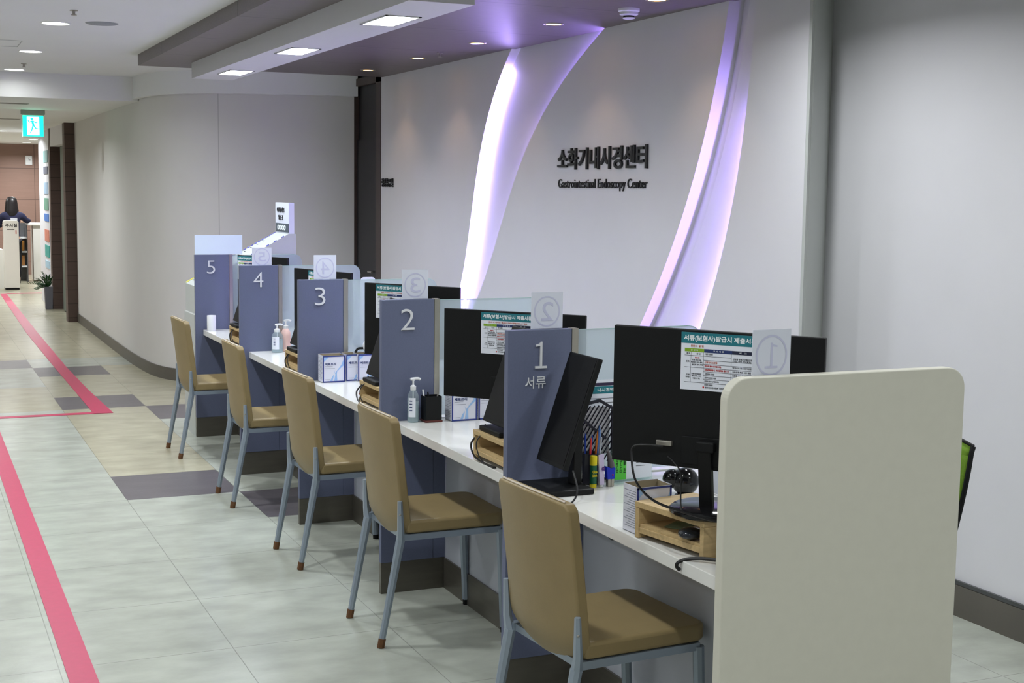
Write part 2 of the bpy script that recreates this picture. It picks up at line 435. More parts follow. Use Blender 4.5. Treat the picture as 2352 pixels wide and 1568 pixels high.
# curved wall at the far end
CW = [(1.935, 17.6), (1.935, 16.), (1.935, 14.6), (1.937, 13.4), (1.955, 12.75), (1.985, 12.3), (2.04, 12.02), (2.12, 11.84), (2.236, 11.69), (2.42, 11.54), (2.7, 11.41), (3.0, 11.32), (3.3, 11.24), (3.52, 11.2)]
def ribbon(path, off0, off1, z0, z1):
    P_ = smooth_pts([(x, y, 0) for x, y in path], 5); bm = bmnew(); rings = []
    for i, p in enumerate(P_):
        d = (P_[min(i + 1, len(P_) - 1)] - P_[max(i - 1, 0)]).normalized(); n = Vector((d.y, -d.x, 0))
        n = n if n.x < 0 or n.y < 0 else -n
        if n.x > 0.2: n = -n
        a, b = p + n * off0, p + n * off1
        rings.append([bm.verts.new((a.x, a.y, z0)), bm.verts.new((b.x, b.y, z0)), bm.verts.new((b.x, b.y, z1)), bm.verts.new((a.x, a.y, z1))])
    for p, q in zip(rings, rings[1:]):
        for k in range(4): bm.faces.new((p[k], p[(k + 1) % 4], q[(k + 1) % 4], q[k]))
    bm.faces.new(rings[0][::-1]); bm.faces.new(rings[-1])
    bmesh.ops.recalc_face_normals(bm, faces=bm.faces[:]); return bm
struct('wall_curved', ribbon(CW, 0, -.06, 0, ZC), seam_mat('curved_wall_seamed', (216, 214, 211), [(0, 2.425, 50)], width=.006, dark=.7, rough=.6, noise=.02, nscale=3), smooth=True)
struct('baseboard_curved', ribbon(CW, .001, .012, 0, .105), BASEB, smooth=True)
struct('trim_2', ribbon(CW[4:], .005, .055, 2.42, ZC), CEIL, smooth=True)
bm = bmnew(); box(bm, -3.2, 1.95, 12.64, 12.655, ZL - .001, ZC); struct('trim_3', bm, CEIL)
# door recess between curved wall and sign wall
bm = bmnew(); box(bm, XS + .03, XS + .05, 10.5, 12.2, 0, ZC); struct('wall_door', bm, DOORM)
t = bmnew(); box(t, XS - .005, XS + .03, 10.50, 10.62, 0, 2.54); box(t, XS - .005, XS + .03, 11.18, 11.3, 0, 2.54); box(t, XS - .005, XS + .03, 10.5, 11.3, 2.50, 2.56)
d1 = struct('door_1', t, DOORF)
bpart('door_leaf', DOORM, d1, XS + .012, XS + .03, 10.62, 11.2, .02, 2.06)
bm = bmnew(); tube(bm, [(XS - .01, 10.70, .98), (XS - .01, 10.80, .98)], .009); part('door_handle', bm, STEEL, d1)

# soffit over the counter
sf = bmnew(); box(sf, 1.62, XS + .03, 2.6, 10.47, ZS, ZC)
struct('ceiling_soffit', sf, SOFF)
# corridor portal beyond the curved wall
bm = bmnew(); box(bm, 1.815, 1.945, 17.4, 17.62, 0, ZL); box(bm, 1.825, 1.955, 19.3, 19.5, 0, ZL); struct('wall_portal', bm, BROWNP)
bm = bmnew(); box(bm, 1.83, 1.95, 17.62, 19.3, 2.16, ZL); struct('wall_header', bm, WALL)
bm = bmnew(); box(bm, 1.96, 2.02, 17.6, 19.5, 0, 2.3); struct('wall_portal_inner', bm, mat('dark_portal', (60, 56, 52), rough=.5, noise=.05))
t = bmnew(); box(t, 1.925, 1.958, 18.0, 19.0, .02, 2.16); d2 = struct('door_2', t, mat('grey_green_door', (112, 122, 112), rough=.4, noise=.04))
bpart('door_sign', mat('green_sticker', (80, 170, 70), rough=.5, noise=.02), d2, 1.92, 1.925, 18.1, 18.35, 1.15, 1.3)
bm = bmnew(); box(bm, 1.83, 1.95, 19.5, 21.0, 0, ZL); struct('wall_poster', bm, WALL)
bm = bmnew(); box(bm, 1.95, 4.5, 20.94, 21.0, 0, ZL); struct('wall_lobby_side', bm, WALL)

# floor tape
def flat(name, polys, z, m, label, cat, group=None):
    bm = bmnew()
    for p in polys: prism(bm, p, 0.0005, z, 'z')
    return tag(part(name, bm, m), label, cat, group)
flat('floor_tape', [[(.455, -3.4), (.548, -3.4), (.56, 10.28), (1.29, 10.28), (1.29, 10.36), (.47, 10.36)]], .0022, PINK, 'pink tape line along the near aisle turning right toward the far strip', 'floor tape')
flat('floor_tape', [[(1.235, 10.28), (1.372, 10.28), (1.345, 11.5), (1.335, 13.), (1.36, 16.2), (1.425, 22.2), (1.335, 22.2), (1.24, 16.2), (1.232, 13.), (1.235, 11.5)]], .003, PINK, 'pink tape line bending away down the far corridor', 'floor tape')
flat('floor_tape', [[(1.43, 22.2), (4.0, 22.2), (4.0, 22.35), (1.43, 22.35)]], .0022, PINK, 'thin pink tape line crossing the lobby floor by the potted plant', 'floor tape')

# ------------------------------------------------------------------ lamps
# white bulkhead box with three square lamps
bxn = thing('light_box', 'long white ceiling light box holding three square lamps', 'light box', (0, 0, 0))
LY = [(2.075, 6.10), (2.07, 7.70), (2.085, 9.33)]
HX, HY = .085, .19
bm = bmnew()
x0, x1, yn, yf, zb = 1.925, 2.215, 5.42, 10.03, 2.42
def face(pts): bm.faces.new([bm.verts.new(p) for p in pts])
ys = [yn] + [v for _, cy in LY for v in (cy - HY, cy + HY)] + [yf]
for k in range(len(ys) - 1):
    a, b = ys[k], ys[k + 1]
    if k % 2 == 0: face([(x0, a, zb), (x0, b, zb), (x1, b, zb), (x1, a, zb)])
    else:
        cx = LY[k // 2][0]
        face([(x0, a, zb), (x0, b, zb), (cx - HX, b, zb), (cx - HX, a, zb)]); face([(cx + HX, a, zb), (cx + HX, b, zb), (x1, b, zb), (x1, a, zb)])
face([(x0, yn, zb), (x0, yn, ZS), (x0, yf, ZS), (x0, yf, zb)]); face([(x1, yn, zb), (x1, yn, ZS), (x1, yf, ZS), (x1, yf, zb)])
face([(x0, yn, zb), (x1, yn, zb), (x1, yn, ZS), (x0, yn, ZS)]); face([(x0, yf, zb), (x1, yf, zb), (x1, yf, ZS), (x0, yf, ZS)])
part('housing', bm, mat('light_box_paint', (216, 216, 220), rough=.5, noise=.01), bxn)
LL = ['nearest', 'middle', 'farthest']
for k, (cx, cy) in enumerate(LY):
    t = thing('square_lamp', LL[k] + ' of three bright square lamps set in the white light box', 'ceiling lamp', (cx, cy, zb), 0, 'lamps in the light box')
    bm = bmnew()
    for a, b, c2, d in ((-HX, HX, -HY, -HY + .012), (-HX, HX, HY - .012, HY), (-HX, -HX + .012, -HY, HY), (HX - .012, HX, -HY, HY)): box(bm, a, b, c2, d, -.004, .06)
    part('frame', bm, mat('lamp_frame', (190, 190, 190), rough=.3, noise=.02), t)
    bpart('reflector', mat('lamp_reflector', (235, 238, 242), rough=.2, metal=.5), t, -HX, HX, -HY, HY, .06, .066)
    for s in (-.09, .0, .09):
        bm = bmnew(); tube(bm, [(-.055, s - .03, .025), (-.06, s, .022), (.06, s, .022), (.055, s + .03, .025)], .016, 8, smooth=False); part('bulb', bm, COOLLAMP, t, smooth=True)
    lamp('AREA', 'lamp_light', (0, 0, .054), P_BOX, COOL, t, size=.15, shape='RECTANGLE', size_y=.34)
# warm spots in the soffit
SP = [(3.20, 9.91, 'farthest warm spot in the brown soffit, near the dark door'), (3.20, 8.83, 'second farthest warm spot in the brown soffit, before the left violet recess'), (3.19, 7.76, 'warm spot in the brown soffit, above the left violet recess'),
      (3.18, 6.68, 'warm spot in the brown soffit, above the black wall lettering'), (3.197, 5.62, 'nearest warm spot in the brown soffit, beside the smoke detector')]
for x, y, lb in SP:
    t = thing('spot_lamp', lb, 'ceiling lamp', (x, y, ZS), 0, 'warm spots in the soffit')
    bm = bmnew(); lathe(bm, [(.040, -.002), (.048, -.005), (.055, -.001), (.055, .002), (.040, .002)], cap=False); part('ring', bm, STEEL, t, smooth=True)
    bm = bmnew(); lathe(bm, [(.0, -.001), (.041, -.001), (.041, .002), (0, .002)], cap=False, n=20); part('lens', bm, WARMLAMP, t, smooth=True)
    lamp('SPOT', 'spot_light', (0, 0, -.01), P_SPOT * 6, WARM, t, size=.03, spot=95)
# white ceiling downlights
def downlight(x, y, z, lb, group, r=.075, power=P_DOWN, col=NEUT):
    t = thing('downlight', lb, 'ceiling lamp', (x, y, z), 0, group)
    bm = bmnew(); lathe(bm, [(r, -.001), (r + .004, -.006), (r + .014, -.001), (r + .014, .001)], n=28, cap=False); part('ring', bm, WHITEP, t, smooth=True)
    bm = bmnew(); lathe(bm, [(.0, -.003), (r, -.003), (r, .001), (0, .001)], n=28, cap=False); part('lens', bm, DOWNLAMP, t, smooth=True)
    lamp('AREA', 'downlight_light', (0, 0, -.008), power, col, t, size=r * 2)
    return t
downlight(.875, 8.72, ZC, 'nearest round downlight in view, left of the ceiling speaker', 'round downlights in the white ceiling')
downlight(.89, 10.62, ZC, 'middle one of the three round downlights in the white ceiling', 'round downlights in the white ceiling')
downlight(.90, 12.34, ZC, 'farthest round downlight of the white ceiling, beside the ceiling step', 'round downlights in the white ceiling', power=P_DOWN * .08)
for y, f_ in ((6.85, 1), (4.95, .8), (3.1, .6), (1.2, .85), (-.7, .6)): downlight(.87, y, ZC, 'unseen round downlight over the corridor and lobby', 'round downlights overhead', power=P_DOWN * f_)
for y, f_ in ((10.6, 1.2), (6.85, 1.1), (3.1, .9), (-.7, .8)): downlight(-1.4, y, ZC, 'unseen round downlight over the corridor and lobby', 'round downlights overhead', power=P_DOWN * f_)
for y, f_, z_ in ((4.45, .75, ZS), (3.0, .6, ZS), (1.2, .6, ZC), (-1.2, .5, ZC)): downlight(2.88, y, z_, 'round fill downlight over the staff side outside the picture', 'round downlights overhead', power=P_DOWN * f_)  # pair under the soffit is unseen, added to brighten the right wall
downlight(2.02, 24.0, ZL, 'round downlight in the lobby beside the exit sign, right one', 'lobby downlights', power=P_FAR)
downlight(2.06, 25.9, ZL, 'round downlight farthest away in the lobby, left one', 'lobby downlights', power=P_FAR)
for x, y in ((.5, 14.6), (.5, 18.0), (1.3, 20.6), (.2, 22.), (0.2, 25.5), (-1.5, 24)): downlight(x, y, ZL, 'unseen round downlight over the corridor and lobby', 'round downlights overhead', power=P_FAR * .8)  # the one near the poster cards is added to brighten that wall
# ceiling speaker, sprinklers, hatch, detector
t = thing('ceiling_speaker', 'round grey speaker grille in the white ceiling', 'speaker', (1.125, 8.60, ZC))
bm = bmnew(); lathe(bm, [(.0, -.004), (.085, -.006), (.095, -.001), (.095, .001), (0, .001)], n=32, cap=False); part('grille', bm, mat('speaker_grille', (150, 154, 156), rough=.6, noise=.2, nscale=200), t, smooth=True)
for x, y, z, lb in ((.905, 8.05, ZC, 'small sprinkler head above the nearest round downlight'), (.93, 11.75, ZC, 'small sprinkler head between the two farther downlights'), (3.203, 8.42, ZS, 'small sprinkler head in the brown soffit between two warm spots')):
    t = thing('sprinkler', lb, 'sprinkler', (x, y, z))
    bm = bmnew(); lathe(bm, [(.022, 0), (.022, -.004), (.008, -.006), (.008, -.022), (.016, -.024), (.016, -.027), (0.001, -.027)], n=14, cap=False); part('head', bm, STEEL, t, smooth=True)
bm = bmnew()
for a, b, c2, d in ((.30, .78, 9.9, 9.904), (.30, .78, 10.35, 10.354), (.776, .78, 9.9, 10.354)): box(bm, a, b, c2, d, ZC - .002, ZC + .001)
tag(part('access_hatch', bm, mat('hatch_joint', (170, 172, 172), rough=.6)), 'thin outline of an access hatch in the white ceiling', 'hatch')
t = thing('smoke_detector', 'white round smoke detector hanging under the brown soffit', 'smoke detector', (3.235, 5.955, ZS))
bm = bmnew(); lathe(bm, [(.052, 0), (.052, -.012), (.047, -.016)], n=30); part('base', bm, WHITEP, t, smooth=True)
bm = bmnew(); lathe(bm, [(.045, -.016), (.045, -.028), (.030, -.034), (.026, -.034)], n=30); part('body', bm, WHITEP, t, smooth=True)
bm = bmnew(); lathe(bm, [(.027, -.034), (.027, -.042)], n=24); part('vent', bm, BLACK, t)
bm = bmnew(); lathe(bm, [(.030, -.042), (.030, -.046), (.018, -.050), (.001, -.051)], n=24, cap=False); part('cap', bm, WHITEP, t, smooth=True)

# ------------------------------------------------------------------ lettering on the sign wall
RW, UW = (0, -1, 0), (0, 0, 1)
t = thing('wall_lettering', 'black raised lettering of the endoscopy center on the white wall', 'sign', (XS, 6.72, 1.78))
bm = bmnew(); text(bm, '소화기내시경센터', (-.001, .53, -.004), RW, UW, w=1.05, h=.122, depth=.012, bold=.018); part('korean_lettering', bm, BLETTER, t)
bm = bmnew(); text(bm, 'Gastrointestinal Endoscopy Center', (-.001, .525, -.122), RW, UW, w=1.045, h=.066, depth=.006, bold=0); part('english_lettering', bm, BLETTER, t)
bm = bmnew(); text(bm, '행정총무실', (XS - .001, 10.46, 1.672), RW, UW, w=.27, h=.066, depth=.012, bold=.008)
tag(part('room_sign', bm, BLETTER), 'small black raised Korean lettering beside the dark door', 'sign')

# ------------------------------------------------------------------ counter: dividers, desks
PY = {1: 3.974, 2: 5.237, 3: 6.503, 4: 7.783, 5: 9.09}
T = .03
DIG = {1: (.089, .048), 2: (.081, .057), 3: (.079, .053), 4: (.08, .056), 5: (.078, .053)}
def divider(i):
    y = PY[i]
    t = thing('counter_divider', 'slate blue counter divider panel with white number %d' % i, 'divider', (1.75, y, 0), 0, 'numbered dividers of the counter')
    H = 1.21
    bm = bmnew(); box(bm, 0, .225, 0, T, .13, H); box(bm, .225, .28, .002, T, .13, .68); part('panel', bm, BLUE, t, bev=.0015)
    bm = bmnew(); box(bm, .0005, .28, .003, T - .003, 0, .1295); part('skirting', bm, SKIRTM, t)
    bpart('steel_edge', STEEL, t, .2255, .248, -.002, T + .002, .716, H + .001)
    bm = bmnew(); prism(bm, rrect(.2485, .72, .73, 1.205, .045, 'c'), .011, .017, 'y'); part('frosted_glass', bm, GLASSF, t)
    bm = bmnew(); tube(bm, [(.249, .014, 1.2055), (.60, .014, 1.2055), (.675, .014, 1.2055), (.706, .014, 1.192), (.7205, .014, 1.16), (.7205, .014, 1.1), (.7205, .014, .73)], .0016, 5); part('glass_edge', bm, GEDGE, t)
    bm = bmnew(); text(bm, str(i), (DIG[i][0], -.0005, 1.086), (1, 0, 0), (0, 0, 1), w=DIG[i][1], h=.086, depth=.005, bold=-.012)
    part('number', bm, LETTER, t)
    if i == 1:
        bm = bmnew(); text(bm, '서류', (.060, -.0005, 1.021), (1, 0, 0), (0, 0, 1), w=.072, h=.04, depth=.003); part('lettering', bm, LETTER, t)
    return t
for i in range(1, 6): divider(i)
DN = {1: 'beside the ivory end panel', 2: 'between dividers one and two', 3: 'between dividers two and three', 4: 'between dividers three and four', 5: 'between dividers four and five'}
for i in range(1, 6):
    a = 2.735 if i == 1 else PY[i - 1] + T + .001; b = PY[i] - .001
    t = thing('counter_desk', 'white counter desk section ' + DN[i], 'desk', (1.80, a, 0), 0, 'desk sections of the counter')
    L = b - a
    bpart('worktop', WHITE_LAM, t, 0, .66, 0, L, .680, .716, bev=.002)
    bpart('modesty_panel', MODM, t, .232, .25, 0, L, .0, .680)
    bpart('kick_board', SKIRTM, t, .224, .2315, 0, L, 0, .128)
    if i > 1: bpart('latch', BLACK, t, .228, .2318, L - .10, L - .08, .30, .335)
# end panel
bm = bmnew(); prism(bm, rrect(1.75, 2.46, 0, 1.222, .055, 'cd', 10), 2.70, 2.733, 'y')
tag(part('end_panel', bm, IVORY, bev=.004, seg=3), 'tall ivory end panel with rounded top corners closing the counter', 'panel')

# ------------------------------------------------------------------ chairs
def make_chair(label, loc, rz):
    t = thing('waiting_chair', label, 'chair', loc, rz, 'tan chairs along the counter')
    # backrest: curved shell
    bm = bmnew(); NU, NV = 20, 22
    def back(u, v, off):
        z = .382 + (.852 - .382) * v
        hw = .200
        if v < .16: hw -= .05 * (1 - v / .16) ** 2.2
        if v > .94: hw -= .016 * ((v - .94) / .06) ** 2.
        x = -.161 + (-.053) * (v ** 1.2) - .030 * (1 - u * u) + (.035 * (1 - v / .2) ** 2 if v < .2 else 0)
        zz = z - .012 * max(0, v - .9) / .1 * u * u
        return Vector((x + off, u * hw, zz))
    A = [[bm.verts.new(back(-1 + 2 * i / NU, j / NV, 0)) for i in range(NU + 1)] for j in range(NV + 1)]
    B = [[bm.verts.new(back(-1 + 2 * i / NU, j / NV, .034)) for i in range(NU + 1)] for j in range(NV + 1)]
    for j in range(NV):
        for i in range(NU):
            bm.faces.new((A[j][i], A[j][i + 1], A[j + 1][i + 1], A[j + 1][i])); bm.faces.new((B[j][i], B[j + 1][i], B[j + 1][i + 1], B[j][i + 1]))
        bm.faces.new((A[j][0], A[j + 1][0], B[j + 1][0], B[j][0])); bm.faces.new((A[j][NU], B[j][NU], B[j + 1][NU], A[j + 1][NU]))
    for i in range(NU):
        bm.faces.new((A[0][i], B[0][i], B[0][i + 1], A[0][i + 1])); bm.faces.new((A[NV][i], A[NV][i + 1], B[NV][i + 1], B[NV][i]))
    bmesh.ops.recalc_face_normals(bm, faces=bm.faces[:])
    bk = part('backrest', bm, TAN, t, bev=.006, seg=3, smooth=True)
    bm = bmnew(); tube(bm, [tuple(back(-.96 + 1.92 * i / 12, 1, .010) + Vector((0, 0, .0025))) for i in range(13)], .0030, 6); part('piping', bm, TANP, bk, smooth=True)
    # seat
    bm = bmnew(); prism(bm, rrect(-.150, .252, -.200, .200, .045, 'bc', 6), .414, .462, 'z')
    part('seat', bm, TAN, t, bev=.011, seg=3, smooth=True)
    # frame
    bm = bmnew()
    for s in (-1, 1): tube(bm, [(-.168, s * .187, .400), (.222, s * .187, .400)], .011, 4, smooth=False, square=True)
    tube(bm, [(.215, -.187, .400), (.215, .187, .400)], .011, 4, smooth=False, square=True)
    tube(bm, [(-.15, -.187, .398), (-.15, .187, .398)], .010, 4, smooth=False, square=True)
    part('seat_frame', bm, SILVER, t)
    for s in (-1, 1):
        y = s * .190
        bm = bmnew(); tube(bm, [(-.240, y, .025), (-.171, y, .392)], .0125, 8, smooth=False, r2=.0175)
        tube(bm, [(-.171, y, .385), (-.174, y + s * .012, .43), (-.178, y + s * .014, .538)], .0165, 6, smooth=False, r2=.009)
        lg = part('leg', bm, SILVER, t, smooth=True)
        bm = bmnew(); tube(bm, [(-.2445, y, .001), (-.2385, y, .034)], .0145, 8, smooth=False); part('foot_cap', bm, FELT, lg)
        bm = bmnew(); ball(bm, (-.180, y + s * .0215, .49), .004, seg=8); part('screw', bm, STEEL, lg)
        bm = bmnew(); tube(bm, [(.241, y, .022), (.222, y, .400)], .0155, 8, smooth=False, r2=.0165); lg = part('leg', bm, SILVER, t, smooth=True)
        bm = bmnew(); tube(bm, [(.242, y, .001), (.241, y, .024)], .0135, 8, smooth=False); part('foot_cap', bm, BLACK, lg)
    return t
CH = [((1.757, 3.357, 0), .066, 'nearest tan chair, at the desk between the ivory panel and divider one'),
      ((1.783, 4.797, 0), 0, 'tan chair at the desk between dividers one and two, second nearest'),
      ((1.778, 5.913, 0), .03, 'tan chair in front of the boxes at the desk between dividers two and three'),
      ((1.768, 7.165, 0), -.01, 'tan chair at the desk between dividers three and four'),
      ((1.752, 8.578, 0), .02, 'farthest tan chair, at the desk before divider five')]
ch0 = make_chair(CH[0][2], CH[0][0], CH[0][1])
for loc, rz, lb in CH[1:]: dup(ch0, lb, loc, rz)

# ------------------------------------------------------------------ monitors seen from the back
def monitor(label, tl, tr, ztop, h, zbase, base_r, shift, ports):
    w = math.hypot(tr[0] - tl[0], tr[1] - tl[1]); rz = math.atan2(tr[1] - tl[1], tr[0] - tl[0])
    R = Vector(((tr[0] - tl[0]) / w, (tr[1] - tl[1]) / w, 0)); Nn = Vector((-R.y, R.x, 0))     # Nn points to the staff side
    c = Vector(((tl[0] + tr[0]) / 2, (tl[1] + tr[1]) / 2, zbase))
    t = thing('monitor', label, 'monitor', c, rz, 'black monitors turned to the staff')
    zt = ztop - zbase; zb_ = zt - h
    bm = bmnew(); box(bm, -w / 2, w / 2, 0, .016, zb_, zt); part('casing', bm, BLACK, t, bev=.003)
    bm = bmnew(); box(bm, -.085, .085, -.004, .0, zb_ + .012, zb_ + .085); part('rear_housing', bm, BLACK, t, bev=.0015)
    bpart('screen', SCREEN, t, -w / 2 + .006, w / 2 - .006, .016, .0175, zb_ + .012, zt - .006)
    s = shift
    bm = bmnew(); prism(bm, [(s - .030, .014), (s - .008, .014), (-.006, zb_ + .075), (-.026, zb_ + .075)], -.033, .003, 'x'); part('neck', bm, BLACK, t, bev=.003)
    bm = bmnew(); box(bm, -.038, .012, -.026, -.004, zb_ + .05, zb_ + .078); part('mount', bm, BLACK, t, bev=.004)
    bm = bmnew(); lathe(bm, [(base_r * .96, .001), (base_r, .005), (base_r, .011), (base_r * .93, .018), (base_r * .25, .022), (.001, .022)], 0, s, 40, cap=False); part('base', bm, BLACKG, t, smooth=True)
    if ports:
        bm = bmnew(); box(bm, -.155, -.11, -.010, -.0, zb_ + .055, zb_ + .068); pt = part('port', bm, STEEL, t, bev=.002)
    return t, R, c
MON = {}
MON[1] = monitor('largest black monitor, behind the ivory end panel on a wooden riser', (1.730, 3.229), (2.078, 2.775), 1.300, .365, .818, .120, .03, True)
MON[2] = monitor('black monitor back with a paper notice, between dividers one and two', (1.813, 4.707), (2.176, 4.275), 1.221, .325, .717, .065, .07, False)
MON[3] = monitor('black monitor back with a paper notice, between dividers two and three', (1.904, 5.945), (2.20, 5.53), 1.233, .325, .717, .065, .07, False)
MON[4] = monitor('black monitor back with a paper notice, between dividers three and four', (1.991, 7.499), (2.157, 6.972), 1.211, .341, .717, .08, .05, False)
MON[5] = monitor('black monitor back with a paper notice, between dividers four and five', (1.973, 8.836), (2.189, 8.401), 1.2205, .338, .717, .08, .05, False)

# notices stuck to the monitors: local x right, z up, print faces -y, origin top left
def make_notice(label, loc, rz, variant=0):
    w, h = .205, .15
    t = thing('notice_sheet', label, 'notice', loc, rz, 'paper notices stuck to the monitors')
    R_, U_ = (1, 0, 0), (0, 0, 1)
    bpart('sheet', PAPER, t, 0, w, -.0008, 0, -h, 0)
    def rect(bm, u0, v0, u1, v1, d=.0012): box(bm, u0 * w, u1 * w, -d, -.0007, -v1 * h, -v0 * h)
    bm = bmnew(); rect(bm, 0, 0, 1, .19); part('header_band', bm, TEAL, t)
    bm = bmnew(); rect(bm, .05, .275, .31, .335); part('green_band', bm, GREENP, t)
    bm = bmnew(); rect(bm, .31, .275, .68, .335); part('blue_band', bm, NAVY, t)
    bm = bmnew(); rect(bm, .68, .275, .97, .335); part('dark_band', bm, NAVYD, t)
    bm = bmnew()
    th = .0035
    for v, a, b in ((.40, .05, .305), (.40 + .0, .305, .67), (.47, .305, .97), (.54, .305, .97), (.605, .05, .97), (.67, .305, .97), (.735, .305, .97), (.80, .305, .67), (.865, .05, .97)): rect(bm, a, v - th, b, v + th * .6)
    for u, a, b in ((.135, .335, .865), (.305, .335, .865), (.672, .335, .865)): rect(bm, u - .0012, a, u + .0012, b)
    part('table_lines', bm, INK, t)
    def tx(bm, s, u, v, wu, hv, bold=.0): text(bm, s, (u * w, -.0010, -(v + hv) * h), R_, U_, w=wu * w, h=hv * h, depth=.0006, bold=bold)
    bm = bmnew(); tx(bm, '서류(보험사)발급시 제출서류', .035, .042, .96, .115, .03)
    tx(bm, '신 청 자', .13, .29, .10, .03); tx(bm, '구 비 서 류', .43, .29, .14, .03); tx(bm, '비  고', .77, .29, .1, .03); part('white_lettering', bm, WHITEI, t)
    bm = bmnew()
    tx(bm, '진단서  발 행' if variant == 0 else '환자 외 대리인 발급시 구비서류를 반드시 제출', .13 if variant == 0 else .15, .212, .17 if variant == 0 else .75, .038)
    part('orange_lettering', bm, ORANGE, t)
    bm = bmnew(); tx(bm, '신청자의 신분증', .32, .485, .17, .037)
    part('row_lettering', bm, ORANGE, t)
    bm = bmnew(); tx(bm, '환자의 동의서(자필서명)', .32, .553, .22, .035, .02); tx(bm, '가족관계증명서, 주민등록표 등본 등', .32, .617, .32, .035, .02); tx(bm, '배우자,', .19, .42, .06, .03, .02); part('red_lettering', bm, REDI, t)
    bm = bmnew()
    for s, u, v, wu, hv in (('본 인', .21, .35, .05, .028), ('환 자', .075, .35, .045, .028), ('본인 신분증', .33, .345, .095, .03), ('친 족', .07, .49, .045, .03), ('직계 존속·비속,', .15, .46, .13, .028), ('배우자의 직계 존속,', .14, .50, .155, .028), ('본인의 형제·자매', .15, .54, .145, .028),
                        ('신청자의 신분증', .325, .69, .13, .03), ('환자의 신분증 사본', .325, .755, .15, .03), ('환자의 동의서(자필서명)', .325, .818, .19, .03), ('환자의 위임장', .325, .88, .11, .028),
                        ('지 정', .075, .72, .045, .028), ('대리인', .07, .76, .05, .028), ('친족 이외 대리인', .145, .70, .13, .028), ('(형제·자매, 사위', .15, .74, .12, .028), ('보험회사 등)', .165, .78, .095, .028),
                        ('신분증 유효기간확인 필', .69, .40, .25, .03), ('(사진, 성명, 생년월일)', .69, .437, .24, .028), ('법정서식 만14세 미만은', .69, .55, .25, .028), ('친족관계 확인 서류 제출', .69, .62, .24, .03), ('신분증 사본 확인', .69, .685, .16, .03), ('만17세 미만 제외', .69, .75, .16, .028), ('법정서식 위임장', .69, .815, .18, .028), ('한국건강관리협회 전라북도지부', .335, .925, .32, .03)):
        tx(bm, s, u, v, wu, hv)
    part('lettering', bm, INK, t)
    bm = bmnew(); rect(bm, .30, .925, .322, .955); part('logo', bm, REDI, t)
    return t
def on_mon(i, u, dz):
    t_, R, c = MON[i]; w = {1: .572, 2: .565, 3: .51, 4: .5525, 5: .4857}[i]
    Nn = Vector((-R.y, R.x, 0))
    z = {1: 1.300, 2: 1.221, 3: 1.233, 4: 1.211, 5: 1.2205}[i]
    p = c + R * (u - w / 2) - Nn * .0006; p.z = z + dz
    return p, math.atan2(R.y, R.x)
p, rz = on_mon(1, .193, -.007); nt0 = make_notice('notice with teal header on the largest monitor behind the ivory panel', p, rz)
p, rz = on_mon(2, .155, -.007); nt1 = make_notice('notice with teal header on the monitor between dividers one and two', p, rz, 1)
for i, u, lb in ((3, .065, 'notice with teal header on the monitor between dividers two and three'), (4, .15, 'notice with teal header on the monitor between dividers three and four'), (5, .005, 'notice with teal header on the monitor between dividers four and five')):
    p, rz = on_mon(i, u, -.006); dup(nt1, lb, p, rz)

# wooden risers
def make_riser(label, loc, rz):
    w, d, h = .280, .21, .10       # w runs along local -y, d along local x; front face looks to -x
    t = thing('monitor_riser', label, 'riser', loc, rz, 'wooden risers on the counter')
    bpart('top_board', PINE, t, 0, d, -w, 0, h - .016, h, bev=.001)
    for y in (-.016, -w): bpart('side_board', PINE, t, .001, d, y + (.0005 if y < -.1 else 0), y + .0155, 0, h - .0165, bev=.001)
    bpart('shelf', PINE, t, .006, d - .002, -w + .0165, -.0165, .030, .038)
    bpart('front_rail', PINE, t, .003, .016, -w + .0165, -.0165, .014, .0298, bev=.001)
    return t
r0 = make_riser('pine riser under the largest monitor, its shelf holding a mouse', (1.802, 3.222, .717), .17)
for loc, rz, lb in (((1.815, 4.42, .717), 0, 'pine riser tucked behind divider one'), ((1.822, 5.76, .717), 0, 'pine riser tucked behind divider two'), ((1.805, 6.99, .717), 0, 'pine riser tucked behind divider three'), ((1.805, 8.32, .717), 0, 'pine riser tucked behind divider four')): dup(r0, lb, loc, rz)

# tilted displays facing the customer side
def make_display(label, loc, rz, clear, hh=.36, ww=.23):
    t = thing('tilted_display', label, 'display', loc, rz, 'tilted customer displays')
    M = Matrix.Translation((-.055, 0, clear)) @ Matrix.Rotation(math.radians(18.5), 4, 'Y')
    bm = bmnew(); box(bm, 0, .018, -ww / 2, ww / 2, 0, hh, M); part('casing', bm, BLACK, t, bev=.003)
    bm = bmnew(); box(bm, -.0012, .0, -ww / 2 + .008, ww / 2 - .008, .012, hh - .008, M); part('screen', bm, SCREEN, t)
    bm = bmnew(); prism(bm, [(.02, .018), (.05, .018), (.052, clear + .16), (.022, clear + .16)], -.02, .02, 'y'); part('stand', bm, BLACK, t, bev=.003)
    bm = bmnew(); box(bm, -.078, .085, -.09, .09, 0, .018) if clear < .05 else box(bm, -.13, .06, -.09, .10, 0, .018); part('base', bm, BLACK, t, bev=.004)
    return t
make_display('tilted black display on its own flat base in front of divider one', (1.885, 3.825, .717), 0, .085, .36, .20)
d0 = make_display('tilted black display half hidden behind divider one', (1.905, 4.305, .818), 0, .030, .35)
for loc, lb in (((1.898, 5.62, .818), 'tilted black display half hidden behind divider two'), ((1.885, 6.87, .818), 'tilted black display half hidden behind divider three'), ((1.88, 8.20, .818), 'tilted black display half hidden behind divider four')): dup(d0, lb, loc, 0)

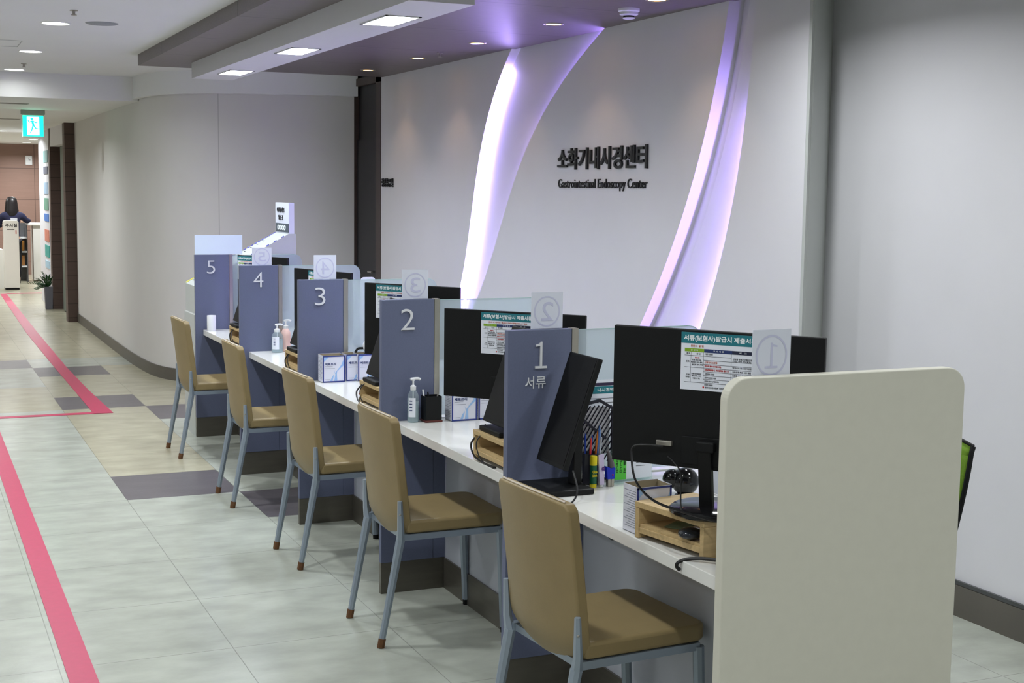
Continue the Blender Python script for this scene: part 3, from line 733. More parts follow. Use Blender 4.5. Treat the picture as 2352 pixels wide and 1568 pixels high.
# hanging cables
def cable(label, pts, r=.0032, group=None):
    bm = bmnew(); tube(bm, pts, r, 6); return tag(part('cable', bm, CABLE, smooth=True), label, 'cable', group)
for i, (y, fz) in enumerate(((4.41, .0), (5.74, .0), (6.97, 0), (8.29, 0))):
    nm = ('one', 'two', 'three', 'four')[i]
    cable('black cable drooping from the tilted display behind divider ' + nm, [(1.855, y - .01, .835), (1.83, y - .0, .80), (1.80, y - .01, .77), (1.795, y - .05, .735), (1.805, y - .11, .7205), (1.812, y - .2, .7205)], .0035, 'cables of the tilted displays')
    cable('thinner black cable beside the drooping one behind divider ' + nm, [(1.862, y - .05, .832), (1.845, y - .05, .825), (1.802, y - .06, .79), (1.797, y - .08, .75), (1.806, y - .12, .7195), (1.805, y - .2, .7195)], .0022, 'thin cables of the tilted displays')
cable('black cable hanging off the base of the tilted display at divider one', [(1.86, 3.72, .80), (1.855, 3.68, .76), (1.84, 3.655, .735), (1.81, 3.63, .7195), (1.79, 3.61, .715), (1.785, 3.60, .66), (1.80, 3.58, .60)])
_, R1, c1 = MON[1]; N1 = Vector((-R1.y, R1.x, 0))
def m1(u, n, z): p = c1 + R1 * u - N1 * n; return (p.x, p.y, z)
cable('thick black cable looping from the back of the largest monitor to its base', [m1(-.13, .02, .99), m1(-.17, .035, .992), m1(-.205, .04, .985), m1(-.205, .05, .955), m1(-.18, .075, .90), m1(-.12, .10, .862), m1(-.03, .115, .845), m1(.06, .115, .832), m1(.11, .11, .828)], .0034)
cable('thin black cable dropping from the back of the largest monitor', [m1(-.115, .02, .965), m1(-.095, .03, .955), m1(-.07, .04, .93), m1(-.065, .05, .89), m1(-.055, .07, .845), m1(-.04, .08, .832)], .0022)
cable('black cord hanging over the worktop edge beside the ivory panel', [(1.93, 2.80, .722), (1.895, 2.86, .726), (1.85, 2.92, .727), (1.815, 2.955, .722), (1.793, 2.97, .712), (1.790, 2.975, .700), (1.797, 2.97, .690)], .005)
cable('thick black wire sagging under the worktop behind the nearest chair', [(2.028, 3.86, .60), (1.99, 3.74, .592), (1.95, 3.63, .600), (1.93, 3.56, .625), (1.93, 3.52, .676)], .004)
cable('thinner black wire sagging under the worktop behind the nearest chair', [(2.028, 3.86, .615), (1.99, 3.74, .608), (1.95, 3.64, .615), (1.93, 3.58, .64), (1.93, 3.55, .678)], .0022)

# mouse and papers on the riser shelf
t = thing('computer_mouse', 'black computer mouse on the shelf of the nearest riser', 'mouse', (1.855, 3.018, .7555), .5)
bm = bmnew(); ball(bm, (0, 0, .015), .036, 1, .9, .42); part('body', bm, mat('mouse_plastic', (40, 44, 50), rough=.15, noise=.02), t, smooth=True)
bpart('wheel', STEEL, t, -.003, .003, .012, .02, .0245, .028)
bm = bmnew(); box(bm, 0, .08, 0, .06, 0, .001, Matrix.Translation((1.885, 3.10, .7565)) @ Matrix.Rotation(.6, 4, 'Z'))
tag(part('memo_note', bm, mat('green_memo', (120, 140, 110), rough=.7, noise=.03)), 'small green memo sheet on the shelf of the nearest riser', 'note')
t = thing('adapter_plug', 'beige cable adapter lying beside the nearest riser', 'adapter', (1.925, 2.86, .7265), .35)
BEIG = mat('beige_plastic', (178, 170, 156), rough=.5, noise=.04)
bm = bmnew(); tube(bm, [(-.028, 0, 0), (.02, 0, 0)], .009, 10, smooth=False); part('plug', bm, BEIG, t, bev=.001)
bm = bmnew(); tube(bm, [(.02, 0, 0), (.05, .005, 0), (.08, .0, 0), (.1, -.01, 0)], .005, 8); part('cord', bm, BEIG, t)

# number cards standing on the dividers (print shows through mirrored)
def make_card(n, label, x, y, z0, w=.114, h=.118):
    t = thing('number_card', label, 'card', (x, y, z0), .06 if n == 1 else .02, 'numbered paper cards on the dividers')
    bpart('sheet', CARD, t, 0, w, 0, .0012, 0, h)
    bm = bmnew(); cx, cz, r = w * .5, h * .47, w * .41; N_ = 40
    def pt(a, rr, yy): return (cx + rr * math.cos(a), yy, cz + rr * 1.06 * math.sin(a))
    for k in range(N_):
        a, b = 2 * math.pi * k / N_, 2 * math.pi * (k + 1) / N_
        bm.faces.new([bm.verts.new(q) for q in (pt(a, r, -.0005), pt(b, r, -.0005), pt(b, r * .9, -.0005), pt(a, r * .9, -.0005))])
    part('ring', bm, LILACP, t)
    bm = bmnew(); text(bm, str(n), (cx + w * .20, -.0006, cz - h * .26), (-1, 0, 0), (0, 0, 1), w=w * .38, h=h * .52, depth=.0005)
    part('number', bm, LILACP, t)
    return t
make_card(1, 'paper card with mirrored circled number one above the ivory panel', 1.838, 2.735, 1.212)
make_card(2, 'paper card with mirrored circled number two on divider one', 1.842, 4.004, 1.2105)
make_card(3, 'paper card with mirrored circled number three on divider two', 1.846, 5.268, 1.2105)
make_card(4, 'paper card with mirrored circled number four on divider three', 1.834, 6.534, 1.2105)
make_card(5, 'paper card with mirrored circled number five on divider four', 1.830, 7.814, 1.2105, h=.1)

# tissue-sized boxes
def make_box(label, loc, rz, w=.112, d=.072, h=.134):
    t = thing('medicine_box', label, 'box', loc, rz, 'blue and white medicine boxes on the counter')
    bm = bmnew()
    th = .0015
    box(bm, -w / 2, w / 2, -d / 2, -d / 2 + th, 0, h - .004); box(bm, -w / 2, w / 2, d / 2 - th, d / 2, 0, h)
    box(bm, -w / 2, -w / 2 + th, -d / 2 + th, d / 2 - th, 0, h - .002); box(bm, w / 2 - th, w / 2, -d / 2 + th, d / 2 - th, 0, h - .002); box(bm, -w / 2, w / 2, -d / 2, d / 2, 0, .002)
    part('carton', bm, BOXW, t)
    bm = bmnew(); e = .0004
    box(bm, -w / 2 + th, w / 2 - th, d / 2 - th - .001, d / 2 - th - e, .01, h - .001); box(bm, w / 2 - th - .001, w / 2 - th - e, -d / 2 + th, d / 2 - th, .01, h - .003)
    box(bm, -w / 2 + th + e, -w / 2 + th + .001, -d / 2 + th, d / 2 - th, .01, h - .003)
    box(bm, -w / 2 + th, w / 2 - th, -d / 2 + th, d / 2 - th, h - .05, h - .048); part('lining', bm, BOXI, t)
    y0 = -d / 2; f = .0007; b_ = .006
    bm = bmnew()
    for a, b, c2, d_ in ((-w / 2, w / 2, 0, b_), (-w / 2, w / 2, h - b_ - .004, h - .004), (-w / 2, -w / 2 + b_, 0, h - .004), (w / 2 - b_, w / 2, 0, h - .004)): box(bm, a, b, y0 - f, y0, c2, d_)
    part('blue_border', bm, BOXB, t)
    bm = bmnew()
    def swoosh(pts):
        bm.faces.new([bm.verts.new((x * w - w / 2, y0 - .0005, z * h)) for x, z in pts])
    swoosh([(.05, .93), (.05, .75), (.28, .93)])
    swoosh([(.95, .85), (.95, .60), (.80, .50), (.62, .36), (.56, .30), (.58, .36), (.70, .48), (.85, .64)])
    swoosh([(.50, .45), (.57, .28), (.52, .05), (.66, .05), (.64, .30), (.66, .42), (.58, .32)])
    swoosh([(.34, .05), (.42, .2), (.52, .3), (.50, .22), (.44, .05)])
    part('sky_print', bm, BOXL, t)
    bm = bmnew()
    for a, b, c2 in ((.1, .45, .58), (.1, .55, .50), (.1, .35, .10)): box(bm, a * w - w / 2, b * w - w / 2, y0 - .0006, y0, c2 * h, c2 * h + .0012)
    for k in range(16):
        z = .12 + k * .05; box(bm, -w / 2 - .0005, -w / 2, -d / 2 + .006, d / 2 - .006 - .012 * (k % 3), z * h, z * h + .0011)
    part('small_print', bm, mat('grey_print', (120, 124, 140), rough=.6), t)
    bm = bmnew(); text(bm, '제로프리', (-w / 2 + .1 * w, y0 - .0001, .62 * h), (1, 0, 0), (0, 0, 1), w=.5 * w, h=.09 * h, depth=.0006, bold=.03)
    part('brand_lettering', bm, NAVY, t)
    return t
b0 = make_box('open blue and white box standing beside divider three, front left one', (1.895, 6.44, .717), .03)
for loc, rz, lb in (((2.075, 6.445, .717), .03, 'blue and white box behind the drooping cable near divider three'), ((2.02, 6.462, .717), .03, 'blue and white box just right of the front one at divider three, set back'),
                    ((2.075, 5.185, .717), .02, 'blue and white box beside the black pen holder at divider two'), ((2.195, 5.19, .717), .02, 'blue and white box behind the monitor near divider two'),
                    ((1.872, 3.278, .717), .04, 'open blue and white box standing behind the nearest pine riser')): dup(b0, lb, loc, rz)

# pump bottles
def pump(label, loc, rz, r, h, body_m, liquid, labelm, group=None, nozzle=.035):
    t = thing('pump_bottle', label, 'bottle', loc, rz, group)
    bm = bmnew(); lathe(bm, [(.001, 0), (r * .94, 0), (r, .004), (r, h * .52), (r * .93, h * .6), (r * .6, h * .69), (r * .42, h * .72), (r * .42, h * .735)], n=26, cap=False); part('bottle', bm, body_m, t, smooth=True)
    bm = bmnew(); lathe(bm, [(r * .46, h * .70), (r * .50, h * .72), (r * .50, h * .80), (r * .32, h * .82), (r * .17, h * .83), (r * .17, h * .93)], n=20); part('pump', bm, WHITEP, t, smooth=True)
    bm = bmnew(); tube(bm, [(-.012, 0, h * .955), (0, 0, h * .965), (nozzle * .7, 0, h * .965), (nozzle, 0, h * .94)], .0055, 8); tube(bm, [(0, 0, h * .92), (0, 0, h * .97)], .007, 8, smooth=False); part('nozzle', bm, WHITEP, t, smooth=True)
    bm = bmnew(); tube(bm, [(0, 0, h * .08), (0, 0, h * .72)], .0025, 6, smooth=False); part('dip_tube', bm, WHITEP, t)
    if liquid:
        bm = bmnew(); lathe(bm, [(.001, .003), (r * .95, .003), (r * .95, h * .45), (.001, h * .45)], n=24, cap=False); part('liquid', bm, liquid, t)
    if labelm:
        bm = bmnew(); N_ = 10
        for k in range(N_):
            a = math.radians(200 + 75 * k / N_); b = math.radians(200 + 75 * (k + 1) / N_)
            bm.faces.new([bm.verts.new((r * 1.01 * math.cos(q), r * 1.01 * math.sin(q), z)) for q, z in ((a, h * .12), (b, h * .12), (b, h * .55), (a, h * .55))])
        part('label', bm, labelm, t)
        bm = bmnew()
        a = math.radians(228)
        O = Vector((r * 1.03 * math.cos(a), r * 1.03 * math.sin(a), h * .2))
        tg = Vector((-math.sin(a), math.cos(a), 0))
        for k in range(4): 
            q = O + Vector((0, 0, h * .07 * k + h * .06)); v = [q - tg * .006, q + tg * .006, q + tg * .006 + Vector((0, 0, .004)), q - tg * .006 + Vector((0, 0, .004))]
            bm.faces.new([bm.verts.new(x) for x in v])
        part('label_print', bm, NAVY, t)
    return t
LIQ = frosted('clear_gel', (214, 226, 232), .5, .1)
pump('clear hand sanitizer pump bottle with narrow label beside divider two', (1.870, 5.195, .717), 0, .0235, .182, CLEARP, LIQ, PAPER, nozzle=.03)
pump('clear sanitizer pump bottle beside divider four', (1.945, 7.70, .717), 0, .033, .165, CLEARP, LIQ, PAPER, nozzle=.03)
pump('white capped pump bottle of pale pink soap beside divider four', (2.005, 7.735, .717), 0, .028, .185, PINKP, None, None, nozzle=.03)
bm = bmnew(); lathe(bm, [(.028, 0), (.029, .004), (.029, .098), (.0275, .1), (.0265, .098), (.0265, .01), (.001, .01)], n=28, cap=False)
tag(part('paper_cup', bm, WHITEP, smooth=True), 'white cylindrical holder standing beside divider five', 'cup').location = (1.838, 9.01, .717)
# black pen holder at divider two
t = thing('pen_holder', 'black box pen holder with reddish base beside divider two', 'pen holder', (1.945, 5.185, .717))
bm = bmnew()
for a, b, c2, d in ((-.034, .034, -.03, -.028), (-.034, .034, .028, .03), (-.034, -.032, -.028, .028), (.032, .034, -.028, .028)): box(bm, a, b, c2, d, .008, .105)
part('case', bm, BLACK, t)
bpart('base', mat('dark_red_wood', (86, 36, 30), rough=.4, noise=.1), t, -.037, .037, -.033, .033, 0, .008, bev=.001)
for a, b, m_ in (((-.02, 0, .02), (-.034, .008, .13), WHITEP), ((.0, 0, .02), (-.012, .01, .118), BLACK), ((.012, -.01, .02), (.026, -.005, .112), STEEL)):
    bm = bmnew(); tube(bm, [a, b], .0035, 7, smooth=False); tag(part('pen', bm, m_), None, None).parent = None
    o = bpy.data.objects[-1] if False else None
pens = [o for o in bpy.data.objects if o.name.startswith('pen') and o.name.split('.')[0] == 'pen']
for o, lb in zip(pens, ('white pen leaning in the black pen holder', 'black pen in the black pen holder', 'steel pen leaning right in the black pen holder')):
    o.location = (1.945, 5.185, .717); tag(o, lb, 'pen', 'pens in the black holder')
# small orange and black clip at divider three
t = thing('binder_clip', 'small black and orange clip left of the second riser', 'clip', (1.845, 5.79, .717), .3)
bm = bmnew(); prism(bm, [(-.014, 0), (.014, 0), (.004, .03), (-.002, .03)], -.012, .012, 'y'); part('body', bm, BLACK, t)
bm = bmnew(); prism(bm, [(-.014, .03), (.014, .026), (.012, .038), (-.006, .040)], -.01, .01, 'y'); part('handle', bm, mat('orange_plastic', (206, 92, 40), rough=.4), t)
# webcam like round desk device near divider three
t = thing('webcam', 'small white ringed webcam on top of the box near divider three', 'webcam', (2.085, 6.44, .7635 + .091))
bm = bmnew(); tube(bm, [(.026 * math.cos(a * math.pi / 8), 0, .03 + .026 * math.sin(a * math.pi / 8)) for a in range(16)] + [(.026, 0, .03)], .006, 8); part('ring', bm, WHITEP, t, smooth=True)
bm = bmnew(); tube(bm, [(-.07, 0, .0), (-.055, 0, .018), (-.03, 0, .02)], .006, 8); part('arm', bm, BLACK, t)

# ------------------------------------------------------------------ nearest desk, small things behind the tilted display
def tubeprop(name, label, cat, loc, parts, group=None, rz=0):
    t = thing(name, label, cat, loc, rz, group)
    for nm, prof, m_ in parts:
        bm = bmnew(); lathe(bm, prof, n=22); part(nm, bm, m_, t, smooth=True)
    return t
YEL = mat('yellow_plastic', (226, 210, 30), rough=.4, noise=.02); DGR = mat('green_label', (18, 96, 62), rough=.4, noise=.05)
g = tubeprop('glue_stick', 'green glue stick with yellow cap beside the tilted display', 'glue stick', (1.985, 3.825, .717), [
    ('foot', [(.0105, 0), (.011, .001), (.011, .012), (.0095, .013)], YEL), ('body', [(.0112, .013), (.0112, .072)], DGR), ('cap', [(.0118, .0725), (.0118, .1), (.0105, .102)], YEL)])
bm = bmnew(); text(bm, 'Glue', (-.0085, -.0114, .048), (1, 0, 0), (0, 0, 1), w=.017, h=.009, depth=.0008, bold=.02); text(bm, 'Stick', (-.0085, -.0114, .036), (1, 0, 0), (0, 0, 1), w=.017, h=.009, depth=.0008, bold=.02); part('lettering', bm, YEL, g)
t = thing('hand_cream', 'lilac white hand cream tube with purple flower print', 'tube', (2.012, 3.822, .717))
bm = bmnew(); lathe(bm, [(.006, 0), (.0065, .001), (.0065, .008)], n=16); part('cap', bm, WHITEP, t)
LIL = mat('lilac_plastic', (208, 196, 228), rough=.4, noise=.02)
bm = bmnew()
A = [bm.verts.new(p) for p in ((-.0085, -.008, .008), (.0085, -.008, .008), (.0085, .008, .008), (-.0085, .008, .008))]; B = [bm.verts.new(p) for p in ((-.0115, -.0015, .104), (.0085, -.0015, .108), (.0085, .0015, .108), (-.0115, .0015, .104))]
for k in range(4): bm.faces.new((A[k], A[(k + 1) % 4], B[(k + 1) % 4], B[k]))
bm.faces.new(A[::-1]); bm.faces.new(B); part('body', bm, LIL, t, bev=.002)
bm = bmnew()
for k in range(6):
    a = k * math.pi / 3; ball(bm, (.004 + .004 * math.cos(a), -.0072, .06 + .004 * math.sin(a)), .0024, sy=.3, seg=8)
part('flower_print', bm, mat('purple_ink', (86, 40, 130), rough=.5), t)
t = thing('stapler', 'blue stapler standing on end beside the hand cream', 'stapler', (2.046, 3.825, .717))
BLU = mat('blue_plastic', (26, 50, 190), rough=.3, noise=.02)
bm = bmnew(); prism(bm, [(-.014, .024), (.013, .024), (.015, .06), (.004, .064), (-.002, .060), (-.018, .066)], -.01, .01, 'y'); part('handle', bm, BLU, t, bev=.002)
bm = bmnew(); box(bm, -.011, -.001, -.008, .008, 0, .024); box(bm, .001, .011, -.008, .008, 0, .024); part('jaw', bm, STEEL, t, bev=.001)
bm = bmnew(); ball(bm, (.004, -.0102, .038), .0028, seg=10); part('button', bm, REDI, t)
bm = bmnew(); tube(bm, [(.004, 0, .062), (-.002, 0, .09), (-.01, 0, .115)], .013, 10, r2=.004); part('arm', bm, mat('smoke_plastic', (96, 92, 96), rough=.2, noise=.03), t, smooth=True)
# pen cup with pens
t = thing('pen_cup', 'dark pen cup behind the glue stick', 'pen cup', (2.010, 3.885, .717))
bm = bmnew(); lathe(bm, [(.001, .002), (.03, .002), (.031, .001), (.032, .1), (.0305, .1), (.029, .006), (.001, .006)], n=24, cap=False); part('cup', bm, mat('smoke_cup', (60, 60, 70), rough=.2, noise=.03), t, smooth=True)
PEN = [((-.024, .0, .01), (-.03, -.01, .165), (22, 60, 160), 'blue capped pen leftmost in the pen cup'), ((-.016, -.01, .01), (-.014, -.02, .152), (220, 60, 60), 'red and yellow marker in the pen cup'), ((-.01, .005, .01), (0.0, .0, .158), (30, 60, 160), 'dark blue pen in the pen cup'),
       ((.002, -.008, .01), (.014, -.01, .172), (206, 120, 40), 'orange pen in the pen cup'), ((.01, .004, .01), (.026, .0, .186), (70, 110, 180), 'light blue pen in the pen cup'), ((.016, -.01, .01), (.024, -.016, .152), (210, 220, 232), 'white ballpoint pen in the pen cup'), ((.018, .008, .01), (.034, .01, .172), (120, 150, 200), 'pale blue pen rightmost in the pen cup')]
for a, b, c, lb in PEN:
    bm = bmnew(); tube(bm, [a, tuple(Vector(a).lerp(Vector(b), .9))], .0036, 8, smooth=False); tube(bm, [tuple(Vector(a).lerp(Vector(b), .9)), b], .0034, 8, smooth=False, r2=.0016)
    o = tag(part('pen', bm, mat('pen_%d_%d' % (c[0], c[2]), c, rough=.35)), lb, 'pen', 'pens in the pen cup'); o.location = (2.010, 3.885, .717)
# black mesh letter rack
t = thing('letter_rack', 'black slatted letter rack standing in front of the glass at divider one', 'rack', (2.0, 3.925, .717))
out_ = [(-.03, .0), (-.03, .245), (.055, .262), (.105, .232), (.105, .0)]
bm = bmnew()
for (a, b), (c, d) in zip(out_, out_[1:]): tube(bm, [(a, 0, b), (c, 0, d)], .0045, 4, smooth=False, square=True)
tube(bm, [(-.03, 0, .003), (.105, 0, .003)], .004, 4, smooth=False, square=True); tube(bm, [(-.03, 0, .222), (.08, 0, .135)], .004, 4, smooth=False, square=True)
part('frame', bm, mat('rack_black', (26, 24, 40), rough=.35), t)
bm = bmnew()
for k in range(14):
    x0 = -.115 + k * .0155; z0 = .06
    a = Vector((x0, 0, z0)); d = Vector((.55, 0, .835)); s0 = max(0, (-.03 - x0) / .55); s1 = min((.105 - x0) / .55, (.245 - z0) / .835)
    if s1 > s0: tube(bm, [tuple(a + d * s0), tuple(a + d * s1)], .0026, 4, smooth=False)
part('slats', bm, mat('rack_black', (26, 24, 40)), t)
bm = bmnew(); box(bm, 2.0, 2.09, 3.935, 3.937, .93, .955); box(bm, 1.99, 2.1, 3.938, 3.940, .80, .95)
tag(part('leaflet', bm, [mat('leaflet', (224, 222, 228), rough=.6, noise=.05)]), 'pale leaflet behind the black slatted letter rack', 'leaflet')
# instruction sheet on the glass
t = thing('instruction_sheet', 'white sheet with dark and teal header on the glass of divider one', 'notice', (2.025, 3.979, .85))
bpart('sheet', PAPER, t, 0, .21, 0, .001, -.05, .188)
bpart('dark_band', mat('plum_print', (50, 40, 70), rough=.5), t, 0, .21, -.0006, 0, .168, .178)
bpart('teal_band', TEAL, t, 0, .21, -.0006, 0, .142, .166)
bm = bmnew(); text(bm, '내시경약 대장 용법', (.05, -.0006, .148), (1, 0, 0), (0, 0, 1), w=.13, h=.012, depth=.0004, bold=.02); part('lettering', bm, WHITEI, t)
bm = bmnew()
for k in range(6): box(bm, .02, .17 - .02 * (k % 2), -.0006, 0, .125 - k * .014, .1265 - k * .014)
part('print', bm, INK, t)
# green memo in an acrylic holder
t = thing('memo_stand', 'clear memo stand with a bright green handwritten note', 'memo stand', (2.075, 3.86, .717), .05)
bpart('acrylic', GLASSC, t, -.006, .15, .0, .003, .004, .11)
bpart('foot', GLASSC, t, -.006, .15, -.02, .03, 0, .004)
bpart('green_note', mat('neon_green_paper', (92, 206, 70), rough=.6, noise=.02), t, .0, .048, -.003, -.001, .010, .10)
bpart('white_note', PAPER, t, .048, .145, -.0025, -.001, .010, .105)
bm = bmnew()
for s, u in (('감사합니다', .014), ('1시간~1시간', .028), ('용종 외', .042)): text(bm, s, (u - .005, -.0032, .092), (0, 0, -1), (1, 0, 0), w=.06, h=.008, depth=.0005, bold=.02)
part('handwriting', bm, mat('dark_green_ink', (24, 60, 30), rough=.6), t)
bm = bmnew()
for k in range(4): box(bm, .085, .12, -.0031, -.0025, .05 + k * .011, .0515 + k * .011)
part('print', bm, INK, t)
# black gloss speaker ball
t = thing('desk_speaker', 'small glossy black round speaker behind the monitor base', 'speaker', (2.200, 3.62, .717))
bm = bmnew(); ball(bm, (0, 0, .045), .043, seg=28); part('body', bm, BLACKG, t, smooth=True)
bm = bmnew(); ball(bm, (-.035, .02, .052), .030, seg=24); part('horn', bm, BLACKG, t, smooth=True)
bm = bmnew(); lathe(bm, [(.03, 0), (.032, .002), (.024, .008)], n=24); part('foot', bm, BLACKG, t)
# papers and document tray on the staff side
bm = bmnew(); box(bm, -.11, .11, -.15, .15, 0, .02); o = part('paper_stack', bm, PAPER, bev=.001); o.location = (2.33, 3.34, .717); o.rotation_euler = (0, 0, 0); tag(o, 'stack of white paper on the staff side behind the nearest monitor', 'paper')
bm = bmnew(); box(bm, 0, .003, -.14, .14, 0, .13, Matrix.Rotation(.25, 4, 'Y')); o = part('document_holder', bm, PAPER); o.location = (2.30, 3.56, .7185); tag(o, 'white upright sheet behind the neck of the nearest monitor', 'paper')
t = thing('keyboard', 'grey keyboard on the nearest desk behind the monitor base', 'keyboard', (2.10, 3.02, .717), math.radians(-70))
bpart('case', mat('keyboard_grey', (150, 148, 160), rough=.3, noise=.03), t, -.2, .2, .0, .11, 0, .014, bev=.002)
bm = bmnew()
for i in range(18):
    for j in range(4): box(bm, -.19 + i * .0212, -.19 + i * .0212 + .018, .012 + j * .022, .030 + j * .022, .014, .018)
part('keys', bm, mat('keyboard_keys', (176, 174, 186), rough=.4), t)
bm = bmnew(); tube(bm, [(2.00, 2.80, .735), (2.0, 2.84, .76), (2.01, 2.80, .79)], .011, 8)
tag(part('headset', bm, BLACKG, smooth=True), 'black curved headset piece beside the end panel', 'headset')

# green mesh office chair behind the end panel
t = thing('office_chair', 'green mesh office chair behind the ivory end panel', 'office chair', (2.63, 3.365, 0), math.radians(-88))
def ochair_back(u, v): return Vector((u * (.23 - .05 * (1 - v) ** 2), .22 + .05 * v - .05 * (1 - u * u) * .6, .52 + .42 * v - (.03 * abs(u) ** 3 if v > .9 else 0)))
MESH = mat('green_mesh', (112, 150, 38), rough=.7, noise=.2, nscale=200, stretch=(1, 1, 3)); bm = bmnew(); N_ = 14
V = [[bm.verts.new(ochair_back(-1 + 2 * i / N_, j / N_)) for i in range(N_ + 1)] for j in range(N_ + 1)]
for j in range(N_):
    for i in range(N_): bm.faces.new((V[j][i], V[j][i + 1], V[j + 1][i + 1], V[j + 1][i]))
part('backrest', bm, MESH, t, smooth=True, solid=.008)
bm = bmnew(); tube(bm, [tuple(ochair_back(-1 + 2 * i / 10, 0)) for i in range(11)] + [tuple(ochair_back(1, k / 8)) for k in range(1, 9)], .008, 8)
tube(bm, [tuple(ochair_back(-1, k / 8)) for k in range(9)], .008, 8); tube(bm, [tuple(ochair_back(-1 + 2 * i / 10, 1)) for i in range(11)], .006, 8); part('back_frame', bm, BLACK, t, smooth=True)
bm = bmnew(); prism(bm, rrect(-.24, .24, -.24, .20, .08, 'abcd'), .43, .49, 'z'); part('seat', bm, mat('green_fabric', (96, 130, 40), rough=.8, noise=.1), t, bev=.02, seg=3, smooth=True)
bm = bmnew(); tube(bm, [(0, .26, .62), (0, .27, .45), (0, .10, .41), (0, 0, .41)], .02, 8); part('spine', bm, BLACK, t, smooth=True)
bm = bmnew(); lathe(bm, [(.03, .10), (.03, .25), (.02, .25), (.02, .42)], n=14); part('gas_lift', bm, BLACK, t)
for k in range(5):
    a = k * 2 * math.pi / 5 + .3; cx, cy = math.cos(a), math.sin(a)
    bm = bmnew(); tube(bm, [(0, 0, .11), (.27 * cx, .27 * cy, .075)], .02, 8, smooth=False, r2=.013); lg = part('leg', bm, BLACK, t, smooth=True)
    bm = bmnew(); tube(bm, [(.27 * cx - .012 * cy, .27 * cy + .012 * cx, .029), (.27 * cx + .012 * cy, .27 * cy - .012 * cx, .029)], .028, 14, smooth=False); part('castor', bm, BLACK, lg, smooth=True)

for y, xa, xb, zt, lb in ((7.25, 2.30, 2.385, 1.17, 'white rounded board on the staff side behind the monitor near divider three'), (6.10, 2.12, 2.40, 1.17, 'white rounded board on the staff side behind the monitor near divider two')):
    t = thing('staff_board', lb, 'board', (xa, y, .717), 0, 'white staff side boards')
    bm = bmnew(); prism(bm, rrect(0, xb - xa, .004, zt - .717, .02, 'cd'), 0, .004, 'y'); part('board', bm, PAPER, t)
    bpart('foot', WHITEP, t, 0, xb - xa, -.04, .04, 0, .004)

# ------------------------------------------------------------------ drop-off cabinet beyond divider five
t = thing('dropoff_cabinet', 'white drop off cabinet with sloping top and sign tower beyond divider five', 'cabinet', (1.75, 9.13, 0))
WC = mat('cabinet_white', (188, 192, 190), rough=.45, noise=.02); WCB = mat('tower_white', (222, 226, 240), rough=.5, noise=.01)
bm = bmnew(); prism(bm, [(0, 0), (.69, 0), (.69, 1.345), (.64, 1.345), (.01, 1.0), (.01, .815), (0, .81)], 0, .35, 'y'); part('body', bm, WC, t)
bpart('sign_tower', WCB, t, .64, .678, 0, .36, 1.3455, 1.553)
bpart('grey_band', mat('grey_band', (78, 88, 98), rough=.5), t, .637, .6398, .0, .345, 1.353, 1.412)
bm = bmnew(); text(bm, '내시경키트', (.6395, .31, 1.485), RW, UW, w=.2, h=.036, depth=.003, bold=.03); text(bm, '넣는 곳', (.6395, .27, 1.435), RW, UW, w=.13, h=.034, depth=.003, bold=.03); part('lettering', bm, INK, t)
bm = bmnew(); text(bm, '0000', (.6368, .29, 1.366), RW, UW, w=.22, h=.034, depth=.002, bold=.03); part('band_lettering', bm, WHITEI, t)
sl = Vector((.63, 0, .345)).normalized()
for yy, lbn in ((.002, 'edge'), (.345, 'edge')):
    bm = bmnew()
    for k in range(24):
        a = .012 + k * .0295
        if yy > .1 and k < 10: continue
        p = Vector((.01, yy, 1.003)) + sl * a
        if k % 2 == 0 or yy > .1: tube(bm, [tuple(p), tuple(p + sl * .02)], .0035, 4, smooth=False)
    part('blue_edging', bm, mat('blue_edging', (60, 66, 170), rough=.5), t)
bm = bmnew(); tube(bm, [(.012, .345, 1.004), tuple(Vector((.012, .345, 1.004)) + sl * .33)], .0035, 4, smooth=False); part('yellow_edging', bm, mat('yellow_edging', (224, 214, 40), rough=.5), t)
bm = bmnew()
for k in range(12):
    p = Vector((.05, .30, 1.022)) + sl * (.05 * k); box(bm, p.x, p.x + .006, .26, .30, p.z + .001, p.z + .004)
part('slot_marks', bm, INK, t)
# white board on divider five
bm = bmnew(); box(bm, 1.752, 2.065, 9.096, 9.104, 1.2115, 1.338)
tag(part('blank_board', bm, mat('pale_blue_board', (222, 238, 250), rough=.5, noise=.01)), 'blank pale blue white board standing on divider five', 'board')

# ------------------------------------------------------------------ corridor and lobby
t = thing('exit_sign', 'green and white emergency exit sign hanging from the corridor ceiling', 'exit sign', (1.24, 14.75, ZL))
bm = bmnew(); box(bm, -.115, .115, -.03, .03, -.045, 0); part('bracket', bm, mat('sign_bracket', (150, 152, 140), rough=.5), t, bev=.004)
bpart('housing', WHITEP, t, -.107, .107, -.02, .02, -.275, -.045, bev=.006)
GL = mat('sign_green_glow', (0, 190, 120), emit=2.6, ecol=(20, 214, 150)); WL = mat('sign_white_glow', (235, 255, 250), emit=2.0, ecol=(225, 255, 248))
bpart('white_face', WL, t, -.058, .058, -.0215, -.0201, -.250, -.068)
bm = bmnew(); box(bm, -.098, -.058, -.0215, -.0201, -.262, -.056); box(bm, .058, .098, -.0215, -.0201, -.262, -.056); box(bm, -.058, .058, -.0215, -.0201, -.068, -.056); box(bm, -.058, .058, -.0215, -.0201, -.262, -.250); part('green_face', bm, GL, t)
bm = bmnew(); ball(bm, (-.012, -.023, -.088), .013, sy=.15, seg=12)
